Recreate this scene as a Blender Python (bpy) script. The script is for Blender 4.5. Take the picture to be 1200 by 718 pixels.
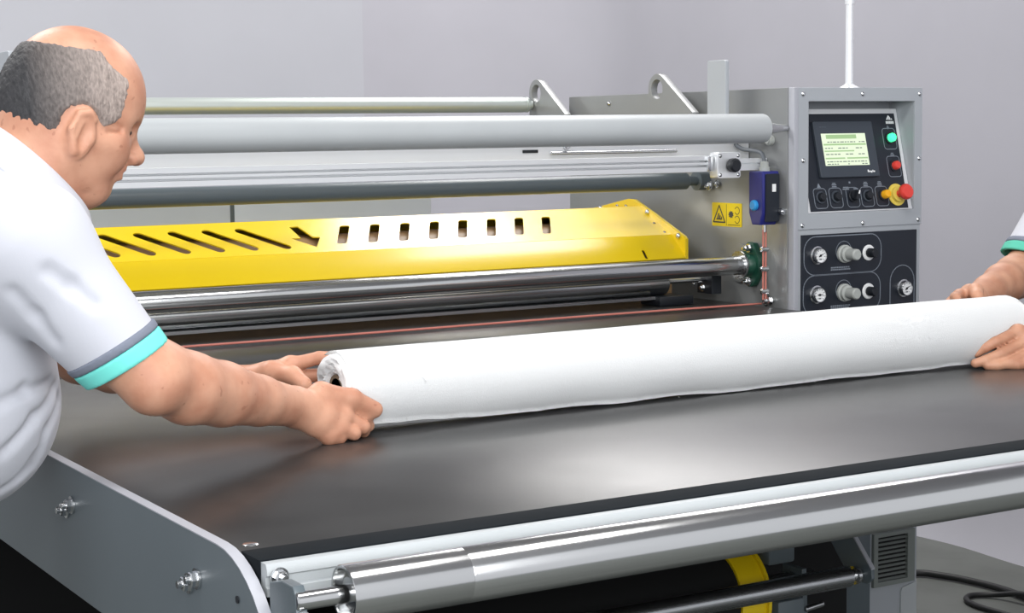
import bpy, bmesh, math, random
import numpy as np
from mathutils import Matrix, Vector, noise

for _o in list(bpy.data.objects):
    bpy.data.objects.remove(_o)
SC = bpy.context.scene
COL = SC.collection

# ------------------------------------------------------------------ camera
cam_d = bpy.data.cameras.new('camera')
cam = bpy.data.objects.new('camera', cam_d)
COL.objects.link(cam)
cam_d.sensor_fit = 'HORIZONTAL'
cam_d.sensor_width = 36.0
cam_d.lens = 2045.8 / 1200.0 * 36.0
cam_d.clip_start = 0.05
_r = np.array([[0.8579, 0.0621, -0.5101], [-0.5137, 0.0789, -0.8544], [-0.0128, 0.9949, 0.0996]])
_u, _s, _v = np.linalg.svd(_r)
_r = _u @ _v
cam.matrix_world = Matrix([[*_r[0], 0.0], [*_r[1], 0.0], [*_r[2], 1.32], [0, 0, 0, 1]])
SC.camera = cam

# ------------------------------------------------------------------ world, lights, exposure
wd = bpy.data.worlds.new('room_light')
SC.world = wd
wd.use_nodes = True
wd.node_tree.nodes['Background'].inputs[0].default_value = (0.93, 0.95, 1.0, 1)
wd.node_tree.nodes['Background'].inputs[1].default_value = 0.80
SC.view_settings.view_transform = 'Standard'
SC.view_settings.look = 'None'
SC.view_settings.gamma = 1.0
SC.view_settings.use_curve_mapping = False
SC.view_settings.exposure = 0.14


def area(name, loc, target, sx, sy, power, color=(1, 1, 1)):
    l = bpy.data.lights.new(name, 'AREA')
    l.shape = 'RECTANGLE'
    l.size = sx
    l.size_y = sy
    l.energy = power
    l.color = color
    o = bpy.data.objects.new(name, l)
    COL.objects.link(o)
    o.location = loc
    o.rotation_euler = (Vector(target) - Vector(loc)).to_track_quat('-Z', 'Y').to_euler()
    return o


area('ceiling_light_front', (0.9, 1.3, 3.56), (0.9, 1.31, 0.0), 2.4, 0.9, 62, (1.0, 0.98, 0.97))
area('front_fill_light', (0.1, -1.35, 2.3), (1.5, 3.0, 0.9), 3.0, 1.7, 120, (0.98, 0.99, 1.0))  # unseen soft frontal light, added to brighten surfaces turned to the camera
area('ceiling_light_left', (0.2, 4.9, 3.56), (0.2, 4.91, 0.0), 1.6, 1.6, 112, (1.0, 0.99, 0.98))
area('ceiling_light_rear', (3.57, 4.6, 3.56), (3.57, 4.61, 0.0), 0.8, 2.4, 72, (1.0, 0.98, 0.96))


# ------------------------------------------------------------------ materials
def srgb(c):
    return tuple(((v / 255.0) / 12.92 if v / 255.0 <= 0.04045 else ((v / 255.0 + 0.055) / 1.055) ** 2.4) for v in c)


def mat(name, rgb, rough=0.5, metal=0.0, noise_scale=0.0, noise_amt=0.0, bump=0.0, bump_scale=200.0,
        stretch=None, coat=0.0, emit=0.0, rough_var=0.0, sheen=0.0, sss=0.0, spec=0.5, rgb2=None):
    m = bpy.data.materials.new(name)
    m.use_nodes = True
    nt = m.node_tree
    b = nt.nodes['Principled BSDF']
    c = srgb(rgb) + (1.0,)
    b.inputs['Base Color'].default_value = c
    b.inputs['Roughness'].default_value = rough
    b.inputs['Metallic'].default_value = metal
    b.inputs['Specular IOR Level'].default_value = spec
    b.inputs['Coat Weight'].default_value = coat
    b.inputs['Coat Roughness'].default_value = 0.15
    if sheen:
        b.inputs['Sheen Weight'].default_value = sheen
    if sss:
        b.inputs['Subsurface Weight'].default_value = sss
        b.inputs['Subsurface Radius'].default_value = (0.012, 0.005, 0.003)
    if emit:
        b.inputs['Emission Color'].default_value = c
        b.inputs['Emission Strength'].default_value = emit
    tc = nt.nodes.new('ShaderNodeTexCoord')
    mp = nt.nodes.new('ShaderNodeMapping')
    nt.links.new(tc.outputs['Object'], mp.inputs['Vector'])
    if stretch:
        mp.inputs['Scale'].default_value = stretch
    if noise_amt or rough_var or rgb2:
        n = nt.nodes.new('ShaderNodeTexNoise')
        n.inputs['Scale'].default_value = noise_scale
        n.inputs['Detail'].default_value = 5
        nt.links.new(mp.outputs['Vector'], n.inputs['Vector'])
        if noise_amt or rgb2:
            r = nt.nodes.new('ShaderNodeValToRGB')
            if rgb2:
                c2 = srgb(rgb2)
            else:
                c2 = tuple(max(0, v * (1 - noise_amt)) for v in c[:3])
            r.color_ramp.elements[0].color = c2 + (1,)
            r.color_ramp.elements[0].position = 0.35
            r.color_ramp.elements[1].color = c
            r.color_ramp.elements[1].position = 0.62
            nt.links.new(n.outputs['Fac'], r.inputs['Fac'])
            nt.links.new(r.outputs['Color'], b.inputs['Base Color'])
        if rough_var:
            mr = nt.nodes.new('ShaderNodeMapRange')
            mr.inputs['To Min'].default_value = max(0.02, rough - rough_var)
            mr.inputs['To Max'].default_value = rough + rough_var
            nt.links.new(n.outputs['Fac'], mr.inputs['Value'])
            nt.links.new(mr.outputs['Result'], b.inputs['Roughness'])
    if bump:
        n2 = nt.nodes.new('ShaderNodeTexNoise')
        n2.inputs['Scale'].default_value = bump_scale
        n2.inputs['Detail'].default_value = 3
        nt.links.new(mp.outputs['Vector'], n2.inputs['Vector'])
        bp = nt.nodes.new('ShaderNodeBump')
        bp.inputs['Strength'].default_value = bump
        bp.inputs['Distance'].default_value = 0.002
        nt.links.new(n2.outputs['Fac'], bp.inputs['Height'])
        nt.links.new(bp.outputs['Normal'], b.inputs['Normal'])
    return m


MT = {
    'wall': mat('wall_paint', (176, 177, 183), 0.9, noise_scale=1.5, noise_amt=0.04),
    'ceil': mat('ceiling_paint', (150, 150, 152), 0.9),
    'sheet': mat('backdrop_cloth', (172, 171, 178), 0.95, noise_scale=2.0, noise_amt=0.05),
    'floor': mat('concrete_floor', (98, 101, 97), 0.55, noise_scale=6, noise_amt=0.18, bump=0.1, bump_scale=60),
    'grey': mat('grey_enamel', (168, 173, 178), 0.38, noise_scale=4, noise_amt=0.05, bump=0.05, bump_scale=600),
    'plate': mat('grey_side_plate', (146, 148, 148), 0.34, metal=0.35, noise_scale=5, noise_amt=0.06),
    'panelgrey': mat('table_side_enamel', (104, 113, 118), 0.42, noise_scale=3, noise_amt=0.07, bump=0.05, bump_scale=500),
    'edge': mat('bare_edge', (168, 170, 177), 0.5, metal=0.1),
    'lightgrey': mat('light_grey_enamel', (180, 185, 187), 0.35, noise_scale=5, noise_amt=0.05, bump=0.12, bump_scale=900),
    'chrome': mat('polished_steel', (205, 206, 206), 0.17, metal=1.0, noise_scale=3, rough_var=0.04, stretch=(0.4, 30, 30)),
    'steel': mat('brushed_steel', (176, 178, 180), 0.28, metal=1.0, noise_scale=4, rough_var=0.06, stretch=(0.5, 60, 60)),
    'satin': mat('satin_steel', (206, 214, 210), 0.4, metal=0.7),
    'bolt': mat('zinc_bolt', (210, 212, 214), 0.22, metal=1.0),
    'alu': mat('anodised_aluminium', (236, 238, 240), 0.32, metal=0.35, noise_scale=3, noise_amt=0.03, stretch=(0.3, 40, 40)),
    'slate': mat('slate_enamel', (86, 96, 101), 0.33, bump=0.15, bump_scale=700),
    'yellow': mat('yellow_powder_coat', (226, 194, 18), 0.24, noise_scale=4, noise_amt=0.03, bump=0.03, bump_scale=900, coat=0.55),
    'stickery': mat('sticker_yellow', (236, 208, 28), 0.45),
    'belt': mat('dark_coated_belt', (50, 50, 50), 0.30, spec=0.5, noise_scale=9, noise_amt=0.18, coat=0.0, bump=0.05, bump_scale=350, rough_var=0.04),
    'strip': mat('black_rubber_strip', (20, 25, 29), 0.9, spec=0.15, noise_scale=20, noise_amt=0.1),
    'black': mat('black_plastic', (24, 28, 34), 0.4),
    'void': mat('black_cloth_and_shade', (9, 10, 11), 0.9),  # near-black standing in for shade under the table; black roll cloth too
    'navy': mat('control_panel_black', (27, 33, 43), 0.42, noise_scale=10, noise_amt=0.08),
    'bezel': mat('bezel_grey', (58, 65, 74), 0.4),
    'line': mat('panel_print_grey', (128, 136, 146), 0.5),
    'dim': mat('panel_print_dim', (74, 82, 92), 0.5),
    'white': mat('white_print', (238, 240, 240), 0.4),
    'screen': mat('lit_screen', (206, 218, 190), 0.25, emit=0.45),
    'scr_g': mat('screen_green', (150, 180, 130), 0.3, emit=0.35),
    'scr_d': mat('screen_text', (118, 132, 120), 0.3, emit=0.15),
    'green_led': mat('green_lamp', (60, 235, 150), 0.3, emit=1.6),
    'red': mat('red_plastic', (226, 70, 60), 0.35),
    'amber': mat('amber_plastic', (246, 178, 30), 0.35),
    'rubber_y': mat('estop_yellow', (226, 204, 90), 0.45),
    'darkgreen': mat('bearing_green', (26, 74, 58), 0.4, noise_scale=20, noise_amt=0.15),
    'blue': mat('switch_blue', (38, 42, 118), 0.4),
    'cyan': mat('switch_button', (50, 150, 214), 0.35),
    'cord': mat('red_cord', (190, 116, 104), 0.5),
    'cable': mat('black_cable', (18, 19, 20), 0.5),
    'greycable': mat('grey_cable', (105, 110, 116), 0.45),
    'cloth': mat('white_cotton', (247, 248, 248), 0.95, bump=0.15, bump_scale=500, sheen=0.2),
    'core': mat('cardboard_core', (136, 118, 96), 0.85),
    'knob': mat('regulator_grey', (172, 176, 172), 0.5),
    'drum': mat('brown_drum', (160, 130, 94), 0.45, noise_scale=8, noise_amt=0.12),
    'shirt': mat('white_polo_cotton', (192, 194, 202), 0.9, bump=0.10, bump_scale=800, sheen=0.15),
    'teal': mat('teal_ribbing', (112, 216, 205), 0.85, bump=0.2, bump_scale=900),
    'teal2': mat('green_ribbing', (84, 182, 158), 0.85, bump=0.2, bump_scale=900),
    'band': mat('grey_ribbing', (116, 122, 136), 0.85, bump=0.2, bump_scale=900),
    'skin': mat('skin', (200, 151, 125), 0.48, noise_scale=22, rgb2=(182, 129, 104), sss=0.06, bump=0.12, bump_scale=170, spec=0.35),
    'skin2': mat('skin_tanned', (190, 142, 115), 0.5, noise_scale=22, rgb2=(170, 120, 95), sss=0.06, bump=0.12, bump_scale=170, spec=0.35),
    'brow': mat('dark_hair', (58, 50, 46), 0.8),
    'trouser': mat('grey_trousers', (70, 74, 82), 0.9),
    'shoe': mat('black_shoe', (22, 22, 24), 0.5),
    'vent': mat('vent_grey', (120, 126, 122), 0.5),
}


def hair_material():
    m = bpy.data.materials.new('greying_hair')
    m.use_nodes = True
    nt = m.node_tree
    b = nt.nodes['Principled BSDF']
    b.inputs['Roughness'].default_value = 0.7
    tc = nt.nodes.new('ShaderNodeTexCoord')
    mp = nt.nodes.new('ShaderNodeMapping')
    mp.inputs['Scale'].default_value = (330, 60, 130)
    mp.inputs['Rotation'].default_value = (0, 0.5, 0)
    nt.links.new(tc.outputs['Object'], mp.inputs['Vector'])
    n = nt.nodes.new('ShaderNodeTexNoise')
    n.inputs['Scale'].default_value = 1.0
    n.inputs['Detail'].default_value = 3
    nt.links.new(mp.outputs['Vector'], n.inputs['Vector'])
    sx = nt.nodes.new('ShaderNodeSeparateXYZ')
    nt.links.new(tc.outputs['Object'], sx.inputs['Vector'])
    mr = nt.nodes.new('ShaderNodeMapRange')
    mr.inputs['From Min'].default_value = -0.05
    mr.inputs['From Max'].default_value = 0.07
    nt.links.new(sx.outputs['X'], mr.inputs['Value'])
    r0 = nt.nodes.new('ShaderNodeValToRGB')
    r0.color_ramp.elements[0].color = srgb((50, 50, 52)) + (1,)
    r0.color_ramp.elements[1].color = srgb((160, 146, 138)) + (1,)
    nt.links.new(mr.outputs['Result'], r0.inputs['Fac'])
    mx = nt.nodes.new('ShaderNodeMixRGB')
    mx.blend_type = 'OVERLAY'
    mx.inputs['Fac'].default_value = 0.75
    nt.links.new(r0.outputs['Color'], mx.inputs['Color1'])
    nt.links.new(n.outputs['Fac'], mx.inputs['Color2'])
    nt.links.new(mx.outputs['Color'], b.inputs['Base Color'])
    bp = nt.nodes.new('ShaderNodeBump')
    bp.inputs['Strength'].default_value = 0.6
    bp.inputs['Distance'].default_value = 0.003
    nt.links.new(n.outputs['Fac'], bp.inputs['Height'])
    nt.links.new(bp.outputs['Normal'], b.inputs['Normal'])
    return m


MT['hair'] = hair_material()


def add_freckles(m):
    nt = m.node_tree
    b = nt.nodes['Principled BSDF']
    src = b.inputs['Base Color'].links[0].from_socket
    tc = nt.nodes.new('ShaderNodeTexCoord')
    n = nt.nodes.new('ShaderNodeTexNoise')
    n.inputs['Scale'].default_value = 95
    n.inputs['Detail'].default_value = 1
    nt.links.new(tc.outputs['Object'], n.inputs['Vector'])
    r = nt.nodes.new('ShaderNodeValToRGB')
    r.color_ramp.elements[0].position = 0.71
    r.color_ramp.elements[0].color = (0, 0, 0, 1)
    r.color_ramp.elements[1].position = 0.76
    r.color_ramp.elements[1].color = (0.4, 0.4, 0.4, 1)
    nt.links.new(n.outputs['Fac'], r.inputs['Fac'])
    mx = nt.nodes.new('ShaderNodeMixRGB')
    mx.inputs['Color2'].default_value = srgb((140, 84, 64)) + (1,)
    nt.links.new(r.outputs['Color'], mx.inputs['Fac'])
    nt.links.new(src, mx.inputs['Color1'])
    nt.links.new(mx.outputs['Color'], b.inputs['Base Color'])


add_freckles(MT['skin'])


# ------------------------------------------------------------------ helpers
WORLD = {}          # object -> world origin (no object here is rotated under a parent)


def wpos(o):
    return WORLD.get(o.name, Vector((0, 0, 0))) if o else Vector((0, 0, 0))


def tag(o, label=None, cat=None, group=None, kind=None):
    if label:
        o['label'] = label
    if cat:
        o['category'] = cat
    if group:
        o['group'] = group
    if kind:
        o['kind'] = kind
    return o


def thing(name, loc, label, cat, group=None):
    o = bpy.data.objects.new(name, None)
    o.empty_display_size = 0.1
    COL.objects.link(o)
    o.location = loc
    WORLD[o.name] = Vector(loc)
    return tag(o, label, cat, group)


def link(name, me, m, parent=None, origin=None, smooth=None):
    """me holds world coordinates; it is recentred on its own middle."""
    if origin is None:
        n = len(me.vertices)
        a = np.empty(n * 3, np.float32)
        me.vertices.foreach_get('co', a)
        a = a.reshape(-1, 3)
        origin = Vector(((a.min(0) + a.max(0)) / 2).tolist())
        me.transform(Matrix.Translation(-origin))
    if m:
        me.materials.clear()
        me.materials.append(MT[m])
    if smooth is not None:
        me.shade_smooth() if smooth is True else me.shade_flat()
        if smooth == 'auto':
            me.shade_smooth()
            try:
                me.set_sharp_from_angle(angle=math.radians(38))
            except Exception:
                pass
    o = bpy.data.objects.new(name, me)
    COL.objects.link(o)
    o.location = origin - wpos(parent)
    o.parent = parent
    WORLD[o.name] = Vector(origin)
    return o


def inst(name, src, origin, parent):
    o = bpy.data.objects.new(name, src.data)
    COL.objects.link(o)
    o.location = Vector(origin) - wpos(parent)
    o.parent = parent
    WORLD[o.name] = Vector(origin)
    return o


def bm_mesh(bm, name):
    bmesh.ops.recalc_face_normals(bm, faces=bm.faces)
    me = bpy.data.meshes.new(name)
    bm.to_mesh(me)
    bm.free()
    return me


def box(name, x, y, z, m, parent=None, bev=0.002, seg=2):
    bm = bmesh.new()
    bmesh.ops.create_cube(bm, size=1)
    for v in bm.verts:
        v.co = Vector((x[0] + (v.co.x + .5) * (x[1] - x[0]), y[0] + (v.co.y + .5) * (y[1] - y[0]), z[0] + (v.co.z + .5) * (z[1] - z[0])))
    if bev:
        bmesh.ops.bevel(bm, geom=list(bm.edges), offset=bev, segments=seg, affect='EDGES', profile=0.5)
    return link(name, bm_mesh(bm, name), m, parent, smooth='auto')


def frame_of(axis):
    a = Vector(axis).normalized()
    t = Vector((0, 0, 1)) if abs(a.z) < 0.9 else Vector((1, 0, 0))
    u = t.cross(a).normalized()
    return a, u, a.cross(u)


def lathe_bm(bm, p0, axis, prof, seg=32, cap=True):
    a, u, w = frame_of(axis)
    p0 = Vector(p0)
    rings = []
    for t, r in prof:
        c = p0 + a * t
        if r <= 1e-6:
            rings.append([bm.verts.new(c)])
        else:
            rings.append([bm.verts.new(c + (u * math.cos(k * 2 * math.pi / seg) + w * math.sin(k * 2 * math.pi / seg)) * r) for k in range(seg)])
    for A, B in zip(rings, rings[1:]):
        for k in range(seg):
            j = (k + 1) % seg
            if len(A) == 1 and len(B) > 1:
                bm.faces.new((A[0], B[j], B[k]))
            elif len(B) == 1 and len(A) > 1:
                bm.faces.new((A[k], A[j], B[0]))
            elif len(A) > 1:
                bm.faces.new((A[k], A[j], B[j], B[k]))
    if cap:
        for R in (rings[0], rings[-1]):
            if len(R) > 2:
                bm.faces.new(R)


def lathe(name, p0, axis, prof, m, parent=None, seg=32):
    bm = bmesh.new()
    lathe_bm(bm, p0, axis, prof, seg)
    return link(name, bm_mesh(bm, name), m, parent, smooth='auto')


def rod(name, p0, p1, r, m, parent=None, seg=32, ch=0.0015):
    d = Vector(p1) - Vector(p0)
    L = d.length
    ch = min(ch, r * .4)
    return lathe(name, p0, d, [(0, r - ch), (ch, r), (L - ch, r), (L, r - ch)], m, parent, seg)


def tube(name, pts, r, m, parent=None, seg=10, res=6):
    P = [Vector(p) for p in pts]
    Q = []
    for i in range(len(P) - 1):
        a = P[max(i - 1, 0)]
        b, c = P[i], P[i + 1]
        d = P[min(i + 2, len(P) - 1)]
        for k in range(res):
            t = k / res
            Q.append(0.5 * ((2 * b) + (c - a) * t + (2 * a - 5 * b + 4 * c - d) * t * t + (3 * b - a - 3 * c + d) * t ** 3))
    Q.append(P[-1])
    bm = bmesh.new()
    rings = []
    up = Vector((0.3, 0.2, 1)).normalized()
    for i, q in enumerate(Q):
        t = (Q[min(i + 1, len(Q) - 1)] - Q[max(i - 1, 0)]).normalized()
        u = up.cross(t)
        if u.length < 1e-3:
            u = Vector((1, 0, 0)).cross(t)
        u.normalize()
        w = t.cross(u)
        rings.append([bm.verts.new(q + (u * math.cos(2 * math.pi * k / seg) + w * math.sin(2 * math.pi * k / seg)) * r) for k in range(seg)])
    for A, B in zip(rings, rings[1:]):
        for k in range(seg):
            bm.faces.new((A[k], A[(k + 1) % seg], B[(k + 1) % seg], B[k]))
    bm.faces.new(rings[0])
    bm.faces.new(rings[-1])
    return link(name, bm_mesh(bm, name), m, parent, smooth=True)


def plate_mesh(name, outline, holes, thick, o, ex, ey, bev=0.0):
    """outline/holes: 2D loops; extruded from the plane (o, ex, ey) towards ex x ey by thick."""
    cu = bpy.data.curves.new(name, 'CURVE')
    cu.dimensions = '2D'
    cu.fill_mode = 'BOTH'
    cu.extrude = thick / 2 - bev
    cu.bevel_depth = bev
    cu.bevel_resolution = 1
    if bev:
        cu.offset = -bev
    for lp in [outline] + list(holes):
        s = cu.splines.new('POLY')
        s.points.add(len(lp) - 1)
        for p, q in zip(s.points, lp):
            p.co = (q[0], q[1], 0, 1)
        s.use_cyclic_u = True
    ob = bpy.data.objects.new(name, cu)
    COL.objects.link(ob)
    dg = bpy.context.evaluated_depsgraph_get()
    me = bpy.data.meshes.new_from_object(ob.evaluated_get(dg))
    bpy.data.objects.remove(ob)
    bpy.data.curves.remove(cu)
    ex = Vector(ex).normalized()
    ey = Vector(ey).normalized()
    n = ex.cross(ey)
    oo = Vector(o) + n * (thick / 2)
    me.transform(Matrix(((ex.x, ey.x, n.x, oo.x), (ex.y, ey.y, n.y, oo.y), (ex.z, ey.z, n.z, oo.z), (0, 0, 0, 1))))
    me.name = name
    return me


def plate(name, outline, holes, thick, o, ex, ey, m, parent=None, bev=0.0):
    return link(name, plate_mesh(name, outline, holes, thick, o, ex, ey, bev), m, parent, smooth='auto')


def rrect(x0, y0, x1, y1, r, n=5):
    out = []
    for cx, cy, a in ((x1 - r, y1 - r, 0), (x0 + r, y1 - r, 90), (x0 + r, y0 + r, 180), (x1 - r, y0 + r, 270)):
        for k in range(n + 1):
            t = math.radians(a + 90 * k / n)
            out.append((cx + r * math.cos(t), cy + r * math.sin(t)))
    return out


def circ(cx, cy, r, n=24, ry=None):
    return [(cx + r * math.cos(2 * math.pi * k / n), cy + (ry or r) * math.sin(2 * math.pi * k / n)) for k in range(n)]


def slot(a, b, r, n=6):
    d = math.atan2(b[1] - a[1], b[0] - a[0])
    out = []
    for c, s in ((b, d - math.pi / 2), (a, d + math.pi / 2)):
        for k in range(n + 1):
            t = s + math.pi * k / n
            out.append((c[0] + r * math.cos(t), c[1] + r * math.sin(t)))
    return out


def marks(name, loops, o, ex, ey, m, parent, lift=0.0006):
    """flat print: several small filled shapes joined into one part"""
    bm = bmesh.new()
    ex = Vector(ex).normalized()
    ey = Vector(ey).normalized()
    n = ex.cross(ey)
    for lp in loops:
        top = [bm.verts.new(Vector(o) + ex * p[0] + ey * p[1] + n * lift) for p in lp]
        bot = [bm.verts.new(Vector(o) + ex * p[0] + ey * p[1] + n * 0.0001) for p in lp]
        bm.faces.new(top)
        for k in range(len(lp)):
            j = (k + 1) % len(lp)
            bm.faces.new((top[k], bot[k], bot[j], top[j]))
    me = bpy.data.meshes.new(name)
    bmesh.ops.recalc_face_normals(bm, faces=bm.faces)
    bm.to_mesh(me)
    bm.free()
    return tag(link(name, me, m, parent, smooth=False), kind='stuff')


def outline_loop(lp, w):
    """turn a closed loop into thin quads along its border"""
    out = []
    n = len(lp)
    for k in range(n):
        a, b = Vector(lp[k]), Vector(lp[(k + 1) % n])
        d = (b - a)
        if d.length < 1e-6:
            continue
        d.normalize()
        q = Vector((-d.y, d.x)) * w / 2
        e = d * w * .3
        out.append([tuple(a - e + q), tuple(a - e - q), tuple(b + e - q), tuple(b + e + q)])
    return out


def prism_x(name, prof, x0, x1, m, parent=None, bev=0.0):
    """closed YZ profile swept along X"""
    return plate(name, prof, [], x1 - x0, (x0, 0, 0), (0, 1, 0), (0, 0, 1), m, parent, bev)


def bolt_mesh(axis, r=0.006, h=0.004, hexa=False):
    bm = bmesh.new()
    if hexa:
        lathe_bm(bm, (0, 0, 0), axis, [(0, r * 1.35), (h * .3, r * 1.35)], 20)
        lathe_bm(bm, (0, 0, 0), axis, [(h * .3, r), (h, r), (h * 1.15, r * .85)], 6)
        lathe_bm(bm, (0, 0, 0), axis, [(h, r * .5), (h * 1.8, r * .5)], 12)
    else:
        lathe_bm(bm, (0, 0, 0), axis, [(0, r), (h * .4, r), (h * .8, r * .75), (h, r * .35), (h * .6, r * .3)], 14)
    return bm_mesh(bm, 'screw')


_screws = {}


def screw(origin, axis, parent, r=0.006, h=0.004, hexa=False, name='screw'):
    key = (tuple(axis), r, h, hexa)
    if key not in _screws:
        me = bolt_mesh(axis, r, h, hexa)
        me.materials.append(MT['bolt'])
        me.shade_smooth()
        me.set_sharp_from_angle(angle=math.radians(38))
        _screws[key] = me
    o = bpy.data.objects.new(name, _screws[key])
    COL.objects.link(o)
    o.location = Vector(origin) - wpos(parent)
    o.parent = parent
    WORLD[o.name] = Vector(origin)
    return o


# ------------------------------------------------------------------ the room
def struct(o):
    o['kind'] = 'structure'
    return o


fl = struct(box('floor', (-3.0, 4.6), (-1.5, 7.0), (-0.1, 0.0), 'floor', bev=0))
struct(box('wall_back', (-3.0, 3.235), (6.6, 6.72), (0, 3.6), 'wall', bev=0))

struct(box('ceiling', (-3.0, 4.3), (-1.5, 6.8), (3.62, 3.7), 'ceil', bev=0))


def sheet_wall():
    path = [(3.235, 6.6)]
    for k in range(13):
        a = math.radians(90 - 90 * k / 12)
        path.append((3.25 + 0.8 * math.cos(a), 5.80 + 0.8 * math.sin(a)))
    y = 5.7
    while y > 0.3:
        path.append((4.05, y))
        y -= 0.06
    zs = [0.0, 0.012, 0.03, 0.08, 0.2, 0.45, 0.9, 1.4, 2.0, 2.7, 3.6]
    bm = bmesh.new()
    rows, backs = [], []
    for i, (x, y) in enumerate(path):
        p0 = Vector(path[max(i - 1, 0)])
        p1 = Vector(path[min(i + 1, len(path) - 1)])
        t = (p1 - p0).normalized()
        n = Vector((t.y, -t.x))       # towards the room
        col, bk = [], []
        for z in zs:
            low = max(0.0, 1 - z / 0.5)
            f = noise.noise(Vector((x * 2.3, y * 2.3, z * 0.5)))
            off = abs(0.05 * f * low + 0.10 * low ** 3) * (1.0 if n.x < -.2 else .3)
            col.append(bm.verts.new((x + n.x * off, y + n.y * off, z)))
            bk.append(bm.verts.new((x - n.x * .012, y - n.y * .012, z)))
        rows.append(col)
        backs.append(bk)
    m_ = len(zs)
    for G, fl_ in ((rows, 1), (backs, -1)):
        for A, B in zip(G, G[1:]):
            for k in range(m_ - 1):
                bm.faces.new((A[k], B[k], B[k + 1], A[k + 1])[::fl_])
    for i in range(len(path) - 1):
        bm.faces.new((rows[i][-1], rows[i + 1][-1], backs[i + 1][-1], backs[i][-1]))
        bm.faces.new((rows[i][0], backs[i][0], backs[i + 1][0], rows[i + 1][0]))
    for i in (0, -1):
        for k in range(m_ - 1):
            bm.faces.new((rows[i][k], rows[i][k + 1], backs[i][k + 1], backs[i][k]))
    return link('wall_right', bm_mesh(bm, 'wall_right'), 'sheet', smooth='auto')


struct(sheet_wall())


# ------------------------------------------------------------------ feed table
tbl = thing('feed_table', (1.75, 2.3, 0), 'dark topped feed table with grey side panel and polished roller along its front edge', 'table')
TX0, TX1, TY0, TY1, TZ = 0.652, 2.85, 1.588, 3.0, 0.9
box('tabletop', (TX0, TX1), (1.636, TY1), (TZ - 0.03, TZ), 'belt', tbl, bev=0.001)
box('edge_strip', (TX0, TX1), (TY0, 1.6355), (TZ - 0.03, TZ + 0.0006), 'strip', tbl, bev=0.0015)
# front aluminium profile under the strip
prism_x('front_rail', [(1.592, .870), (1.590, .8985), (1.576, .8985), (1.573, .893), (1.573, .887), (1.577, .885), (1.577, .876), (1.573, .874), (1.573, .866), (1.592, .866)], TX0 + 0.002, TX1 - 0.002, 'lightgrey', tbl)
# side panels: front end rounded
def side_profile():
    pr = [(3.0, .738), (3.0, .9035), (1.665, .9035)]
    for k in range(1, 10):
        a = math.radians(90 + 80 * k / 9)
        pr.append((1.665 + 0.135 * math.cos(a), .7835 + 0.12 * math.sin(a)))
    pr += [(1.525, .76), (1.53, .738)]
    return pr


for nm, xa, sgn in (('side_panel', 0.638, -1), ('side_panel', TX1 + .002, 1)):
    sp = plate(nm, side_profile(), [], 0.012, (xa, 0, 0), (0, 1, 0), (0, 0, 1), 'panelgrey', tbl, bev=0.0012)
    # bare pale edge running along the top of the panel
    prf = side_profile()
    edge = prf[1:-1]
    bm = bmesh.new()
    rows = []
    for (y, z), (dy, dz) in zip(edge, [(0, 1)] * 2 + [(math.cos(math.radians(90 + 80 * k / 9)), math.sin(math.radians(90 + 80 * k / 9))) for k in range(1, 10)] + [(-1, 0)]):
        rows.append([bm.verts.new((xx, y + dy * hh, z + dz * hh)) for xx, hh in ((xa - .0003, -.001), (xa - .0003, .0004), (xa + .0123, .0004), (xa + .0123, -.001))])
    for A, B in zip(rows, rows[1:]):
        for k in range(3):
            bm.faces.new((A[k], A[k + 1], B[k + 1], B[k]))
    link('panel_edge', bm_mesh(bm, 'panel_edge'), 'edge', sp, smooth='auto')
    if sgn < 0:
        for y, z in ((2.177, .849), (1.735, .849)):
            screw((xa - .0005, y - .012, z + .006), (-1, 0, 0), sp, r=.0085, h=.008, hexa=True, name='hex_bolt')
            screw((xa - .0005, y + .012, z - .004), (-1, 0, 0), sp, r=.0085, h=.008, hexa=True, name='hex_bolt')
        lathe('grub_screw', (xa - .0008, 1.61, .858), (-1, 0, 0), [(0, .004), (.001, .004)], 'black', sp, 12)
        lathe('rivet', (0.672, 1.658, TZ - .001), (0, 0, 1), [(0, .0085), (.0014, .0085), (.002, .0075)], 'bolt', tbl, 20)
# front roller on its shaft
RY, RZ, RR = 1.500, .8785, .0285
lathe('front_roller', (0.702, RY, RZ), (1, 0, 0), [(.012, .008), (.012, RR - .004), (0, RR - .0035), (0, RR - .0006), (.0006, RR), (.13, RR), (.1305, RR - .0004), (.132, RR), (2.086, RR), (2.086, .008)], 'chrome', tbl, 64)
rod('roller_shaft', (0.651, RY, RZ), (2.85, RY, RZ), .0092, 'chrome', tbl, 24)
lathe('shaft_collar', (0.708, RY, RZ), (1, 0, 0), [(0, .010), (0, .016), (.006, .016), (.008, .012)], 'bolt', tbl, 24)
bb = plate('bearing_block', [(1.496, .835), (1.496, .884), (1.503, .893), (1.530, .893), (1.56, .885), (1.56, .835)], [], .012, (.6505, 0, 0), (0, 1, 0), (0, 0, 1), 'slate', tbl, bev=.0015)
screw((.6565, 1.4955, .862), (0, -1, 0), bb, r=.006, h=.006, hexa=True, name='hex_bolt')
screw((.666, 1.571, .886), (0, -1, 0), tbl, r=.007, h=.009, hexa=True, name='hex_bolt')
bb2 = plate('bearing_block', [(1.468, .835), (1.468, .892), (1.478, .902), (1.515, .902), (1.56, .885), (1.56, .835)], [], .018, (2.832, 0, 0), (0, 1, 0), (0, 0, 1), 'panelgrey', tbl, bev=.0015)
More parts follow.
